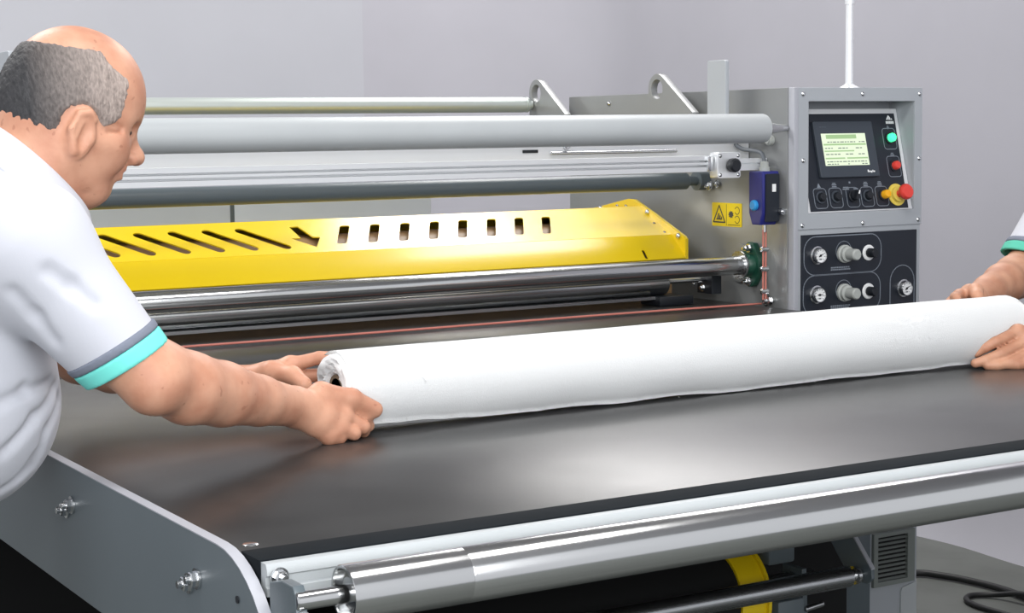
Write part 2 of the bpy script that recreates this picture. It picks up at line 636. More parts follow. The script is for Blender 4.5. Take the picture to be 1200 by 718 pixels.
# under the table: black shade sheet, legs, steel tube on a bracket
box('shade_sheet', (0.60, 2.62), (2.93, 2.94), (0.02, .868), 'void', tbl, bev=0)  # sheet added to stand in for the deep shade under the table
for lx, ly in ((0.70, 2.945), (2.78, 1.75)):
    box('leg', (lx, lx + .05), (ly, ly + .05), (0, .868), 'void', tbl)  # coloured black to merge with that shade
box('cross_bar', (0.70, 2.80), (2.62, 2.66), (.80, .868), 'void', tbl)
tb = rod('steel_tube', (0.80, 2.40, .494), (2.150, 2.40, .494), .0195, 'steel', tbl, 40)
lathe('tube_journal', (2.150, 2.40, .494), (1, 0, 0), [(0, .011), (.012, .011), (.013, .017), (.020, .017), (.021, .009), (.032, .009)], 'bolt', tb, 28)
br = plate('tube_bracket', [(2.385, .478), (2.372, .490), (2.374, .508), (2.52, .66), (2.56, .66), (2.56, .62), (2.43, .478)], [], .008, (2.182, 0, 0), (0, 1, 0), (0, 0, 1), 'slate', tbl, bev=.0008)
plate('bracket_edge', [(2.3735, .507), (2.3725, .510), (2.5185, .662), (2.52, .66)], [], .0084, (2.1818, 0, 0), (0, 1, 0), (0, 0, 1), 'edge', br)
box('tube_carrier', (0.80, 0.83), (2.37, 2.45), (.46, .868), 'slate', tbl)
box('bracket_arm', (2.10, 2.183), (2.56, 2.62), (.55, .868), 'slate', tbl)

# black roll with the yellow end ring below the table
ur = thing('take_up_roll', (1.5, 2.62, .33), 'black cloth wound roll with a yellow end ring under the feed table', 'roll')
lathe('wound_cloth', (0.85, 2.62, .43), (1, 0, 0), [(0, .02), (0, .088), (.004, .09), (1.15, .09), (1.154, .088), (1.154, .02)], 'void', ur, 48)
rg = lathe('end_ring', (2.004, 2.62, .43), (1, 0, 0), [(0, .060), (0, .094), (.003, .096), (.055, .096), (.055, .103), (.062, .103), (.062, .06)], 'yellow', ur, 48)
for k in range(6):
    a = math.radians(60 * k + 12)
    screw((2.066, 2.62 + .085 * math.cos(a), .43 + .085 * math.sin(a)), (1, 0, 0), rg, r=.005, h=.004)
rod('roll_shaft', (0.83, 2.62, .43), (2.25, 2.62, .43), .019, 'steel', ur, 24)
sb = plate('shaft_stand', [(2.57, 0.0), (2.67, 0.0), (2.65, .46), (2.59, .46)], [], .012, (2.20, 0, 0), (0, 1, 0), (0, 0, 1), 'slate', ur, bev=.001)
plate('shaft_stand', [(2.57, 0.0), (2.67, 0.0), (2.65, .46), (2.59, .46)], [], .012, (.815, 0, 0), (0, 1, 0), (0, 0, 1), 'slate', ur, bev=.001)
hd = rod('clamp_handle', (2.17, 2.545, .395), (2.215, 2.545, .40), .006, 'bolt', ur, 12)
box('clamp_block', (2.10, 2.165), (2.54, 2.60), (.35, .42), 'slate', ur, bev=.004)
box('stop_block', (2.085, 2.15), (2.55, 2.60), (.49, .545), 'slate', ur, bev=.006)

# ------------------------------------------------------------------ rotary heat press
prs = thing('rotary_heat_press', (1.75, 3.7, 0), 'grey rotary heat press with steel rollers and a slotted yellow drum guard', 'machine')
XP, XL = 2.66, 0.84
sp_r = plate('side_plate', [(3.1885, 0), (3.1885, 1.414), (4.13, 1.414), (4.13, 0)], [], .014, (XP, 0, 0), (0, 1, 0), (0, 0, 1), 'plate', prs, bev=.001)
sp_l = plate('side_plate', [(3.1885, 0), (3.1885, 1.414), (4.13, 1.414), (4.13, 0)], [], .014, (XL - .014, 0, 0), (0, 1, 0), (0, 0, 1), 'plate', prs, bev=.001)
box('feed_bed', (XL + .03, XP - .03), (3.004, 3.62), (.868, .8995), 'belt', prs, bev=.001)
# grey cover roller in front at the top
lathe('cover_roller', (XL + .05, 3.19, 1.320), (1, 0, 0), [(0, .012), (0, .030), (.004, .034), (1.695, .034), (1.70, .0325), (1.702, .029), (1.702, .012)], 'lightgrey', prs, 56)
lathe('roller_shaft', (XP - .07, 3.19, 1.320), (1, 0, 0), [(0, .013), (.025, .0125), (.069, .007)], 'chrome', prs, 24)
rod('roller_shaft', (XL, 3.19, 1.320), (XL + .052, 3.19, 1.320), .012, 'chrome', prs, 24)
# polished unwind bar at the back
lathe('unwind_bar', (XL, 4.24, 1.395), (1, 0, 0), [(0, .0215), (1.735, .0215), (1.736, .019), (1.742, .019), (1.743, .0215), (1.750, .0215), (1.751, .014), (1.762, .014)], 'satin', prs, 40)


def eye_plate(yc, zc, x):
    out = [(yc + .037, 1.30), (yc + .037, zc)]
    for k in range(1, 11):
        a = math.radians(0 + 130 * k / 10)
        out.append((yc + .037 * math.cos(a), zc + .037 * math.sin(a)))
    out += [(yc - .150, zc - .062), (yc - .150, 1.30)]
    return plate('eye_bracket', out, [circ(yc, zc - .002, .0245)], .020, (x, 0, 0), (0, 1, 0), (0, 0, 1), 'plate', prs, bev=.001)


eye_plate(4.215, 1.428, 2.604)
eye_plate(3.633, 1.424, 2.604)
eye_plate(4.215, 1.428, XL + .03)
eye_plate(3.633, 1.424, XL + .03)
for px_ in (2.594, 0.894):
    plate('guide_post', rrect(3.338, 1.22, 3.410, 1.484, .007), [], .011, (px_, 0, 0), (0, 1, 0), (0, 0, 1), 'grey', prs, bev=.0012)
screw((XP - .001, 3.93, 1.392), (-1, 0, 0), sp_r, r=.006, h=.005)
# aluminium rails
prism_x('aluminium_rail', [(3.25, 1.222), (3.25, 1.2325), (3.265, 1.2335), (3.265, 1.2365), (3.25, 1.2375), (3.25, 1.2435), (3.265, 1.2445), (3.265, 1.247), (3.25, 1.248), (3.25, 1.2585), (3.29, 1.2585), (3.29, 1.222)], XL + .002, 2.487, 'alu', prs)
prism_x('backing_rail', [(3.33, 1.225), (3.33, 1.243), (3.335, 1.245), (3.33, 1.247), (3.33, 1.292), (3.36, 1.292), (3.36, 1.225)], XL + .002, XP - .002, 'alu', prs)
prism_x('rail_extension', [(3.262, 1.222), (3.262, 1.236), (3.267, 1.238), (3.262, 1.24), (3.262, 1.25), (3.29, 1.25), (3.29, 1.222)], 2.487, XP - .002, 'alu', prs)
box('rail_clamp', (2.470, 2.484), (3.243, 3.25), (1.223, 1.257), 'bolt', prs, bev=.001)
rb = plate('rail_end_block', rrect(2.488, 1.206, 2.556, 1.266, .006), [], .03, (0, 3.262, 0), (1, 0, 0), (0, 0, 1), 'alu', prs, bev=.0015)
for ax in (2.496, 2.548):
    for az in (1.214, 1.258):
        screw((ax, 3.2318, az), (0, -1, 0), rb, r=.0045, h=.003)
kn = lathe('clamp_knob', (2.524, 3.232, 1.236), (0, -1, 0), [(0, .010), (.006, .010), (.006, .015), (.009, .0165), (.022, .0165), (.026, .013), (.026, 0)], 'black', prs, 12)
box('slot_cover', (2.02, 2.06), (3.327, 3.33), (1.272, 1.279), 'black', prs, bev=.001)
rod('tension_rod', (2.09, 3.325, 1.2705), (2.44, 3.325, 1.2705), .004, 'bolt', prs, 12)
screw((2.135, 3.33, 1.285), (0, -1, 0), prs, r=.006, h=.008, hexa=True, name='hex_bolt')
# slate painted tube under the rails
rod('slate_tube', (XL, 3.505, 1.1925), (2.60, 3.505, 1.1925), .0205, 'slate', prs, 40)
lathe('tube_journal', (2.60, 3.505, 1.1925), (1, 0, 0), [(0, .012), (.03, .012), (.031, .024), (.059, .024)], 'slate', prs, 28)
screw((2.655, 3.48, 1.18), (-1, 0, 0), sp_r, r=.009, h=.01, hexa=True, name='hex_bolt')
screw((2.655, 3.45, 1.185), (-1, 0, 0), sp_r, r=.007, h=.006, hexa=True, name='hex_bolt')

# yellow drum guard: folded sheet with slots
A0, B0, C0 = Vector((0, 3.493, 1.001)), Vector((0, 3.553, 1.056)), Vector((0, 3.698, 1.122))
GX0, GX1 = XL + .06, 2.59
gd = None
ey = (C0 - B0)
Lg = ey.length
holes = []
for (cx, ct) in ((1.716, .078), (1.794, .078), (1.873, .078), (1.952, .079), (2.03, .080), (2.109, .080), (2.187, .080), (2.264, .079)):
    sh = .011
    holes.append([(cx - .0125 + x_ + y_ * .53, ct + y_) for x_, y_ in [(p[0], p[1]) for p in rrect(0, -.044, .025, .044, .0075)]])
for k in range(-3, 4):
    x0 = 1.24 + .0782 * k
    holes.append(slot((x0 + .004, .117), (x0 + .082, .033), .0118))
holes.append([(1.601, .1252), (1.623, .1272), (1.638, .0729), (1.655, .0707), (1.627, .0251), (1.584, .0693), (1.607, .0705)][::1])
tilt = plate('drum_guard', [(GX0, 0), (GX1, 0), (GX1, Lg), (GX0, Lg)], holes, .003, B0 - ey.normalized().cross(Vector((1, 0, 0))) * 0, (1, 0, 0), ey, 'yellow', prs)
gd = tilt
ey2 = (B0 - A0)
plate('front_skirt', [(GX0, 0), (GX1, 0), (GX1, ey2.length), (GX0, ey2.length)], [slot((2.474, .008), (2.476, .030), .0045)], .003, A0, (1, 0, 0), ey2, 'yellow', gd)
D0 = Vector((0, 3.86, 1.106))
ey3 = D0 - C0
plate('rear_cover', [(GX0, 0), (GX1, 0), (GX1, ey3.length), (GX0, ey3.length)], [], .003, C0, (1, 0, 0), ey3, 'yellow', gd)
plate('rear_skirt', [(GX0, .80), (GX1, .80), (GX1, 1.106), (GX0, 1.106)], [], .003, (0, 3.862, 0), (1, 0, 0), (0, 0, 1), 'yellow', gd)
fp = [(3.495, .985), (3.495, 1.049), (3.502, 1.056), (3.628, 1.108), (3.715, 1.1415), (3.742, 1.143), (3.90, 1.115), (3.90, .985)]
ef = plate('end_flange', fp, [], .010, (GX1, 0, 0), (0, 1, 0), (0, 0, 1), 'yellow', gd, bev=.001)
plate('end_flange', fp, [], .010, (GX0 - .010, 0, 0), (0, 1, 0), (0, 0, 1), 'yellow', gd, bev=.001)
for y, z in ((3.870, 1.114), (3.655, 1.111), (3.522, 1.056)):
    screw((GX1 - .0005, y, z), (-1, 0, 0), ef, r=.007, h=.006)
for y, z in ((3.775, 1.124), (3.735, 1.125), (3.61, 1.084), (3.565, 1.0635)):
    screw((GX1 - .012, y, z), (-.0, -.41, .91), gd, r=.0045, h=.003)
lathe('heated_drum', (XL + .06, 3.695, .933), (1, 0, 0), [(0, .03), (0, .157), (1.68, .157), (1.68, .03)], 'drum', prs, 64)
# polished rollers below the guard
st = lathe('pressure_roller', (XL + .03, 3.312, .994), (1, 0, 0), [(0, .010), (0, .0215), (.003, .0225), (1.740, .0225), (1.743, .0215), (1.743, .010)], 'chrome', prs, 56)
lathe('end_disc', (2.612, 3.312, .994), (1, 0, 0), [(0, .010), (0, .034), (.005, .034), (.005, .010)], 'steel', st, 40)
rod('roller_journal', (2.617, 3.312, .994), (2.655, 3.312, .994), .0085, 'bolt', st, 20)
r2 = lathe('return_roller', (XL + .03, 3.43, .953), (1, 0, 0), [(0, .010), (0, .031), (.003, .032), (1.60, .032), (1.603, .031), (1.603, .010)], 'chrome', prs, 56)
rod('roller_journal', (2.47, 3.43, .953), (2.62, 3.43, .953), .006, 'bolt', r2, 16)
prism_x('scraper_bar', [(3.40, .915), (3.40, .922), (3.43, .922), (3.43, .915)], XL + .03, 2.43, 'steel', prs)
box('roller_foot', (2.43, 2.53), (3.38, 3.46), (.900, .922), 'black', prs, bev=.002)
bj = plate('journal_bracket', [(3.40, .918), (3.40, .965), (3.415, .98), (3.445, .98), (3.46, .95), (3.46, .918)], [], .03, (2.60, 0, 0), (0, 1, 0), (0, 0, 1), 'black', prs, bev=.002)
screw((2.599, 3.435, .932), (-1, 0, 0), bj, r=.007, h=.006, hexa=True, name='hex_bolt')
# opening ring and yellow inner segment behind the pressure roller
lathe('journal_ring', (XP - .0025, 3.365, .995), (-1, 0, 0), [(0, .040), (0, .047), (.003, .047), (.003, .040)], 'plate', sp_r, 40)
plate('yellow_segment', [(3.365 + .036 * math.cos(math.radians(a)), .995 + .044 * math.sin(math.radians(a))) for a in range(18, 163, 9)], [circ(3.372, 1.028, .004, 10)], .002, (XP - .003, 0, 0), (0, 1, 0), (0, 0, 1), 'stickery', sp_r)
# green flange bearing
gb = plate('flange_bearing', [(3.308 + y, .994 + z) for y, z in
           [(-.012, .052), (.008, .054), (.016, .046), (.034, .016), (.034, -.016), (.016, -.046), (.006, -.054), (-.010, -.052), (-.017, -.045), (-.034, -.016), (-.034, .016), (-.018, .045)]],
           [], .016, (XP - .017, 0, 0), (0, 1, 0), (0, 0, 1), 'darkgreen', prs, bev=.002)
lathe('bearing_hub', (XP - .017, 3.308, .994), (-1, 0, 0), [(0, .026), (.010, .024), (.016, .020), (.016, .010)], 'darkgreen', gb, 32)
for dz in (.040, -.040):
    screw((XP - .018, 3.308, .994 + dz), (-1, 0, 0), gb, r=.008, h=.012, hexa=True, name='hex_bolt')
for y, z in ((3.545, .877), (3.30, .885), (3.55, .93), (3.265, .9), (3.24, .885)):
    screw((XP - .001, y, z), (-1, 0, 0), sp_r, r=.005, h=.006)
# back panels seen between the tube and the guard
for a, b in ((XL + .01, 1.832), (1.845, 2.47)):
    box('rear_panel', (a, b), (4.60, 4.612), (.25, 1.155), 'lightgrey', prs, bev=.001)
box('rear_panel_post', (1.8325, 1.8445), (4.602, 4.64), (.25, 1.155), 'slate', prs, bev=0)
box('rear_crossbeam', (XL, XP + .01), (4.45, 4.60), (.10, .25), 'slate', prs)
box('rear_arm', (XP - .1, XP + .01), (4.1, 4.6), (.10, .25), 'slate', prs)
box('rear_arm', (XL - .01, XL + .09), (4.1, 4.6), (.10, .25), 'slate', prs)

# warning sticker on the side plate
SO, SX, SY = (XP - .0002, 3.476, 1.081), (0, -1, 0), (0, 0, 1)
ws = plate('warning_sticker', rrect(0, 0, .118, .058, .003), [], .0008, SO, SX, SY, 'stickery', sp_r)
SO = (XP - .001, 3.476, 1.081)
tri = [(.006, .010), (.052, .010), (.029, .051)]
mk = outline_loop(tri, .0035)
mk += [[(.018, .016), (.040, .016), (.040, .019), (.018, .019)], [(.021, .019), (.026, .019), (.030, .031), (.026, .032)], [(.028, .019), (.033, .019), (.035, .026), (.031, .027)], [(.036, .019), (.040, .019), (.039, .024), (.037, .024)]]
mk += [[(.0575, .003), (.0585, .003), (.0585, .055), (.0575, .055)]]
gear = []
for k in range(18):
    r_ = .011 if k % 2 else .0075
    gear.append((.076 + r_ * math.cos(k * math.pi / 9), .030 + .9 * r_ * math.sin(k * math.pi / 9)))
mk.append(gear)
for cy in (.040, .018):
    arc = [(.100 + .009 * math.cos(math.radians(a)), cy + .009 * math.sin(math.radians(a))) for a in range(-150, 151, 25)]
    for p, q in zip(arc, arc[1:]):
        mk += outline_loop([p, q], .0016)[:1]
mk += [[(.064, .004), (.112, .004), (.112, .0055), (.064, .0055)]]
marks('sticker_print', mk, SO, SX, SY, 'black', sp_r, .0004)

# blue rope-pull switch with its cable
sw = plate('rope_switch', [(3.262, 1.220), (3.215, 1.220), (3.212, 1.214), (3.212, 1.122), (3.224, 1.094), (3.252, 1.094), (3.264, 1.122), (3.264, 1.214)], [], .050, (2.605, 0, 0), (0, 1, 0), (0, 0, 1), 'blue', prs, bev=.003)
lathe('reset_button', (2.605, 3.240, 1.140), (-1, 0, 0), [(0, .0125), (.006, .0125), (.009, .009), (.009, 0)], 'cyan', sw, 24)
plate('switch_lid', rrect(2.612, 1.102, 2.652, 1.214, .003), [], .004, (0, 3.2118, 0), (1, 0, 0), (0, 0, 1), 'navy', sw)
box('switch_label', (2.630, 2.641), (3.2066, 3.2076), (1.172, 1.190), 'white', sw, bev=0)
lathe('cable_gland', (2.632, 3.238, 1.2195), (0, 0, 1), [(0, .013), (.010, .013), (.011, .010), (.022, .010), (.024, .006)], 'knob', sw, 12)
lathe('side_lever', (2.655, 3.206, 1.125), (0, -1, 0), [(0, .008), (.010, .008), (.010, .004), (.014, .004)], 'bolt', sw, 12)
tube('switch_cable', [(2.632, 3.238, 1.242), (2.632, 3.25, 1.262), (2.63, 3.28, 1.268), (2.622, 3.31, 1.272), (2.615, 3.325, 1.285), (2.63, 3.30, 1.298), (2.648, 3.262, 1.296), (2.652, 3.246, 1.292)], .005, 'greycable', sw)
lathe('cable_gland', (2.659, 3.245, 1.292), (-1, 0, 0), [(0, .012), (.01, .012), (.012, .008), (.016, .008)], 'knob', sp_r, 12)
for dx in (-.004, .004):
    rod('vertical_cord', (2.632 + dx, 3.238, .915), (2.632 + dx, 3.238, 1.082), .0023, 'cord', prs, 8, ch=.0003)
rod('shackle', (2.632, 3.238, 1.075), (2.632, 3.238, 1.097), .005, 'bolt', prs, 10)
for z in (1.035, .988, .935):
    lathe('cord_clip', (2.622, 3.238, z), (1, 0, 0), [(0, .005), (.001, .0065), (.019, .0065), (.02, .005)], 'bolt', prs, 12)
lathe('cord_pulley', (2.659, 3.238, .912), (-1, 0, 0), [(0, .006), (.012, .006), (.012, .013), (.017, .009), (.022, .013), (.023, .006), (.03, .005)], 'bolt', prs, 20)
tube('pull_cord', [(XL + .005, 3.262, .9085), (1.5, 3.262, .906), (2.2, 3.258, .906), (2.632, 3.248, .905)], .0026, 'cord', prs, 8)

# ------------------------------------------------------------------ control cabinet
YB = 3.167
cab = thing('control_cabinet', (2.87, 3.33, 0), 'grey upright control cabinet with touch screen, push buttons and pressure gauges', 'control panel')
bm = bmesh.new()
body = plate('cabinet_body', [(2.676, 0), (3.064, 0), (3.064, 1.412), (2.676, 1.412)], [rrect(2.707, 1.118, 3.040, 1.382, .001, 1)], .085, (0, YB + .088, 0), (1, 0, 0), (0, 0, 1), 'grey', cab)
box('cabinet_back', (2.676, 3.064), (YB + .088, YB + .33), (0, 1.412), 'grey', cab, bev=.001)
ff = plate('face_frame', [(2.674, 1.082), (3.066, 1.082), (3.066, 1.414), (2.674, 1.414)], [rrect(2.706, 1.119, 3.041, 1.3815, .001, 1)], .005, (0, YB + .005, 0), (1, 0, 0), (0, 0, 1), 'grey', cab, bev=.0012)
for x, z in ((2.688, 1.399), (2.872, 1.399), (3.056, 1.399), (2.689, 1.244), (3.056, 1.243), (2.687, 1.092), (2.875, 1.091), (3.055, 1.093)):
    screw((x, YB - .0002, z), (0, -1, 0), ff, r=.0055, h=.004)
box('corner_post', (2.661, 2.675), (YB - .001, YB + .02), (0, 1.414), 'edge', cab, bev=.0015)
# tilted console inside the recess
PU = Vector((0, .241, .970)).normalized()
PO = Vector((0, YB + .006, 1.119))
PX = (1, 0, 0)
con = plate('console_plate', [(2.709, -.0), (3.0385, 0), (3.0385, .252), (2.709, .252)], [], .003, PO, PX, PU, 'alu', cab)
PN = Vector((1, 0, 0)).cross(PU)
P1 = PO + PN * .003
pnl = plate('button_panel', [(2.716, .003), (3.0245, .003), (3.0275, .2395), (2.716, .2395)], [], .002, P1, PX, PU, 'navy', cab)
P2 = P1 + PN * .002
hm = plate('touch_panel', rrect(2.757, .082, 2.943, .2195, .004), [], .008, P2, PX, PU, 'bezel', cab, bev=.0015)
P3 = P2 + PN * .008
plate('screen', [(2.776, .1105), (2.9145, .1105), (2.9145, .189), (2.776, .189)], [], .0006, P3, PX, PU, 'screen', hm)
P4 = P3 + PN * .0006
R = lambda x0, y0, x1, y1: [(x0, y0), (x1, y0), (x1, y1), (x0, y1)]
marks('screen_bars', [R(2.790, .176, 2.885, .186), R(2.779, .160, 2.912, .164), R(2.779, .1265, 2.840, .130), R(2.846, .1265, 2.912, .130), R(2.779, .1445, 2.872, .1475)], P4, PX, PU, 'scr_g', hm, .0003)
rnd = random.Random(4)
tx = []
for row in (.153, .138, .120, .114, .168):
    x = 2.782
    while x < 2.905:
        w = rnd.uniform(.004, .012)
        if rnd.random() < .75:
            tx.append(R(x, row - .0012, x + w, row + .0012))
        x += w + .003
marks('screen_text', tx, P4, PX, PU, 'scr_d', hm, .0004)
marks('maker_print', [R(2.905, .0925, 2.909, .0985), R(2.910, .0925, 2.914, .096), R(2.915, .091, 2.919, .096), R(2.920, .0925, 2.923, .098), R(2.924, .0925, 2.928, .096)], P3, PX, PU, 'white', hm, .0003)
marks('series_print', [R(2.775, .204, 2.781, .2065), R(2.7825, .204, 2.788, .2065), R(2.7895, .204, 2.795, .2065)], P3, PX, PU, 'dim', hm, .0003)
# logo: peaked white emblem above a word
lg = [[(2.998, .2235), (3.004, .2235), (3.009, .233), (3.006, .235)], [(3.006, .2235), (3.012, .2235), (3.0125, .229), (3.009, .2325)], [(3.013, .2235), (3.019, .2235), (3.015, .228)]]
lg += [R(2.996, .2135, 3.0005, .220), R(3.0015, .2135, 3.006, .220), R(3.007, .2135, 3.0115, .220), R(3.0125, .2135, 3.0165, .220), R(3.0175, .2135, 3.0215, .220)]
marks('logo_print', lg, P2, PX, PU, 'white', pnl)
ol = []
for q in ((2.979, .150, 3.020, .202), (2.979, .081, 3.020, .132)):
    ol += outline_loop(rrect(*q, .008), .0016)
for cx in (2.751, 2.799, 2.852, 2.898, 2.945):
    ol += outline_loop(rrect(cx - .0195, .010, cx + .0195, .058, .009), .0016)
marks('button_borders', ol, P2, PX, PU, 'line', pnl, .0004)
ic = [R(2.996, .2035, 3.004, .2055), R(2.9985, .200, 3.001, .209), R(2.994, .134, 3.006, .1365), R(2.996, .1385, 3.004, .1405), [(2.745, .060), (2.757, .060), (2.751, .071)]]
for cx in (2.799, 2.898, 2.943):
    ic += [R(cx - .007, .060, cx + .007, .0625), R(cx - .007, .0645, cx + .007, .067), R(cx - .005, .0685, cx + .005, .0705)]
ic += [R(2.824, .053, 2.844, .056), R(2.826, .0575, 2.842, .060), R(2.858, .053, 2.872, .056), R(2.846, .068, 2.851, .0725)]
marks('button_icons', ic, P2, PX, PU, 'line', pnl, .0004)


def on_con(x, t, lift=0.0):
    return P2 + Vector((x, 0, 0)) + PU * t + PN * lift


def push(name, x, t, m, r=.0105, h=.012, ring='black'):
    o = lathe(name, on_con(x, t), PN, [(0, r * 1.35), (.003, r * 1.35), (.004, r * 1.1)], ring, cab, 24)
    lathe('button_cap', on_con(x, t, .003), PN, [(0, r), (h - .003, r), (h, r * .8), (h + .001, 0)], m, o, 24)
    return o


push('lamp_button', 3.000, .177, 'green_led', h=.013)
push('stop_button', 3.000, .1076, 'red', h=.013)
push('reset_button', 2.950, .0365, 'amber', h=.016)
for x in (2.751, 2.799, 2.898):
    push('push_button', x, .036, 'black', r=.011, h=.010, ring='bezel')
ss = lathe('selector_switch', on_con(2.852, .036), PN, [(0, .0145), (.004, .0145), (.005, .012), (.012, .012), (.012, 0)], 'black', cab, 24)
plate('selector_lever', rrect(-.004, -.013, .004, .013, .003), [], .010, on_con(2.852, .036, .012), Vector((1, 0, 0)) * .88 - PU * .47, PU * .88 + Vector((1, 0, 0)) * .47, 'black', ss, bev=.001)
plate('lever_mark', rrect(-.0018, .002, .0018, .0115, .001), [], .0006, on_con(2.852, .036, .022), Vector((1, 0, 0)) * .88 - PU * .47, PU * .88 + Vector((1, 0, 0)) * .47, 'white', ss)
es = lathe('emergency_stop', on_con(2.992, .036), PN, [(0, .027), (.0015, .027), (.002, .019), (.010, .0185), (.011, .015)], 'rubber_y', cab, 40)
lathe('stop_collar', on_con(2.992, .036, .0016), PN, [(0, .0272), (.0006, .0272), (.0006, .0245), (0, .0245)], 'rubber_y', es, 40)
lathe('mushroom_cap', on_con(2.992, .036, .010), PN, [(0, .009), (.016, .009), (.017, .017), (.020, .019), (.029, .019), (.033, .016), (.034, 0)], 'red', es, 32)
# pneumatic panel below
Z0 = Vector((0, YB + .004, 0))
pn = plate('pneumatic_panel', [(2.685, .60), (3.050, .60), (3.050, 1.069), (2.685, 1.069)], [], .005, Z0, (1, 0, 0), (0, 0, 1), 'navy', cab)
Z1 = Vector((0, YB - .001, 0))
ol = outline_loop(rrect(2.692, .973, 2.934, 1.064, .034, 8), .0022) + outline_loop(rrect(2.690, .878, 2.932, .972, .034, 8), .0022)
arch = [(2.964, .80)] + [(3.0035 + .0395 * math.cos(math.radians(180 - a)), .944 + .0395 * math.sin(math.radians(180 - a))) for a in range(0, 181, 15)] + [(3.043, .80)]
ol += outline_loop(arch, .0022)
for cz in (1.020, .927):
    ol += outline_loop(circ(2.815, cz + .006, .024), .0014)
marks('panel_borders', ol, Z1, (1, 0, 0), (0, 0, 1), 'line', pn, .0004)
tl = []
for zc in (.988, .983, .896, .891):
    x = 2.775
    while x < 2.832:
        w = rnd.uniform(.003, .006)
        tl.append(R(x, zc - .0017, x + w, zc + .0017))
        x += w + .0014
marks('panel_lettering', tl, Z1, (1, 0, 0), (0, 0, 1), 'line', pn, .0004)


def gauge(x, z, needle):
    g = lathe('pressure_gauge', (x, YB - .001, z), (0, -1, 0), [(0, .0215), (.003, .0215), (.004, .0185), (.014, .0185), (.016, .017), (.0155, .0158), (.012, .0155)], 'bolt', cab, 36)
    lathe('gauge_dial', (x, YB - .008, z), (0, -1, 0), [(0, .0157), (.006, .0157)], 'white', g, 30)
    tk = []
    for k in range(9):
        a = math.radians(225 - 270 * k / 8)
        u, v = math.cos(a), math.sin(a)
        tk.append([(.0145 * u - .0006 * v, .0145 * v + .0006 * u), (.0145 * u + .0006 * v, .0145 * v - .0006 * u), (.011 * u + .0006 * v, .011 * v - .0006 * u), (.011 * u - .0006 * v, .011 * v + .0006 * u)])
    tk.append(R(-.004, -.010, .004, -.0075))
    marks('dial_ticks', tk, (x, YB - .0142, z), (1, 0, 0), (0, 0, 1), 'dim', g, .0003)
    c, s = math.cos(needle), math.sin(needle)
    marks('gauge_needle', [[(-.006 * c + .0016 * s, -.006 * s - .0016 * c), (.010 * c + .0005 * s, .010 * s - .0005 * c), (.010 * c - .0005 * s, .010 * s + .0005 * c), (-.006 * c - .0016 * s, -.006 * s + .0016 * c)], circ(0, 0, .003, 10)], (x, YB - .0146, z), (1, 0, 0), (0, 0, 1), 'black', g, .0005)


gauge(2.732, 1.020, math.radians(25))
gauge(2.730, .927, math.radians(2))
gauge(3.007, .927, math.radians(32))
for z in (1.020, .927):
    rg_ = lathe('regulator_knob', (2.815, YB - .001, z), (0, -1, 0), [(0, .0215), (.006, .0215), (.008, .0185), (.016, .0185), (.018, .013), (.024, .0135), (.046, .0135), (.049, .011), (.049, 0)], 'knob', cab, 28)
    k2 = lathe('valve_knob', (2.893, YB - .001, z - .001), (0, -1, 0), [(0, .019), (.002, .019), (.0035, .0165), (.0035, .0165)], 'white', cab, 28)
    lathe('valve_cap', (2.893, YB - .0045, z - .001), (0, -1, 0), [(0, .0115), (.020, .011), (.023, .009), (.023, 0)], 'black', k2, 24)
# lower front coloured dark for the table's shade, with louvred vent
box('lower_front', (2.68, 2.905), (YB - .003, YB + .003), (.05, .596), 'slate', cab, bev=.001)
vx0, vx1, vz0, vz1 = 2.914, 3.050, .190, .324
vf = plate('vent_frame', [(vx0, vz0), (vx1, vz0), (vx1, vz1), (vx0, vz1)], [[(vx0 + .014, vz0 + .012), (vx1 - .024, vz0 + .012), (vx1 - .024, vz1 - .010), (vx0 + .014, vz1 - .010)]], .010, (0, YB + .003, 0), (1, 0, 0), (0, 0, 1), 'vent', cab, bev=.001)
src = None
for k in range(10):
    zc = vz0 + .017 + k * .0111
    if src is None:
        src = prism_x('vent_slat', [(YB - .005, zc - .003), (YB - .004, zc - .0035), (YB + .0025, zc + .0005), (YB + .0015, zc + .0012)], vx0 + .013, vx1 - .023, 'vent', vf)
        base = WORLD[src.name].copy()
    else:
        inst('vent_slat', src, base + Vector((0, 0, k * .0111)), vf)
box('vent_backing', (vx0 + .012, vx1 - .022), (YB + .0026, YB + .0030), (vz0 + .01, vz1 - .008), 'void', vf, bev=0)
plate('foot_post', [(3.008, 0), (3.062, 0), (3.062, .186), (3.014, .176), (3.010, .165)], [], .004, (0, YB + .003, 0), (1, 0, 0), (0, 0, 1), 'lightgrey', cab)
# signal pole on top
sg = lathe('signal_pole', (2.919, 3.267, 1.4125), (0, 0, 1), [(0, .027), (.003, .027), (.010, .014), (.014, .0095), (.205, .0095), (.2055, .0115), (.24, .0115), (.24, 0)], 'alu', cab, 28)
lathe('lamp_housing', (2.919, 3.267, 1.652), (0, 0, 1), [(0, .0115), (.004, .02), (.05, .02), (.052, .018), (.10, .018), (.104, .012), (.104, 0)], 'amber', sg, 28)

# ------------------------------------------------------------------ roll of white cloth
rl = thing('cloth_roll', (1.70, 2.222, TZ), 'roll of white cotton cloth lying on the dark table between two pairs of hands', 'fabric roll')
AX, RC = (2.222, .9588), .0578


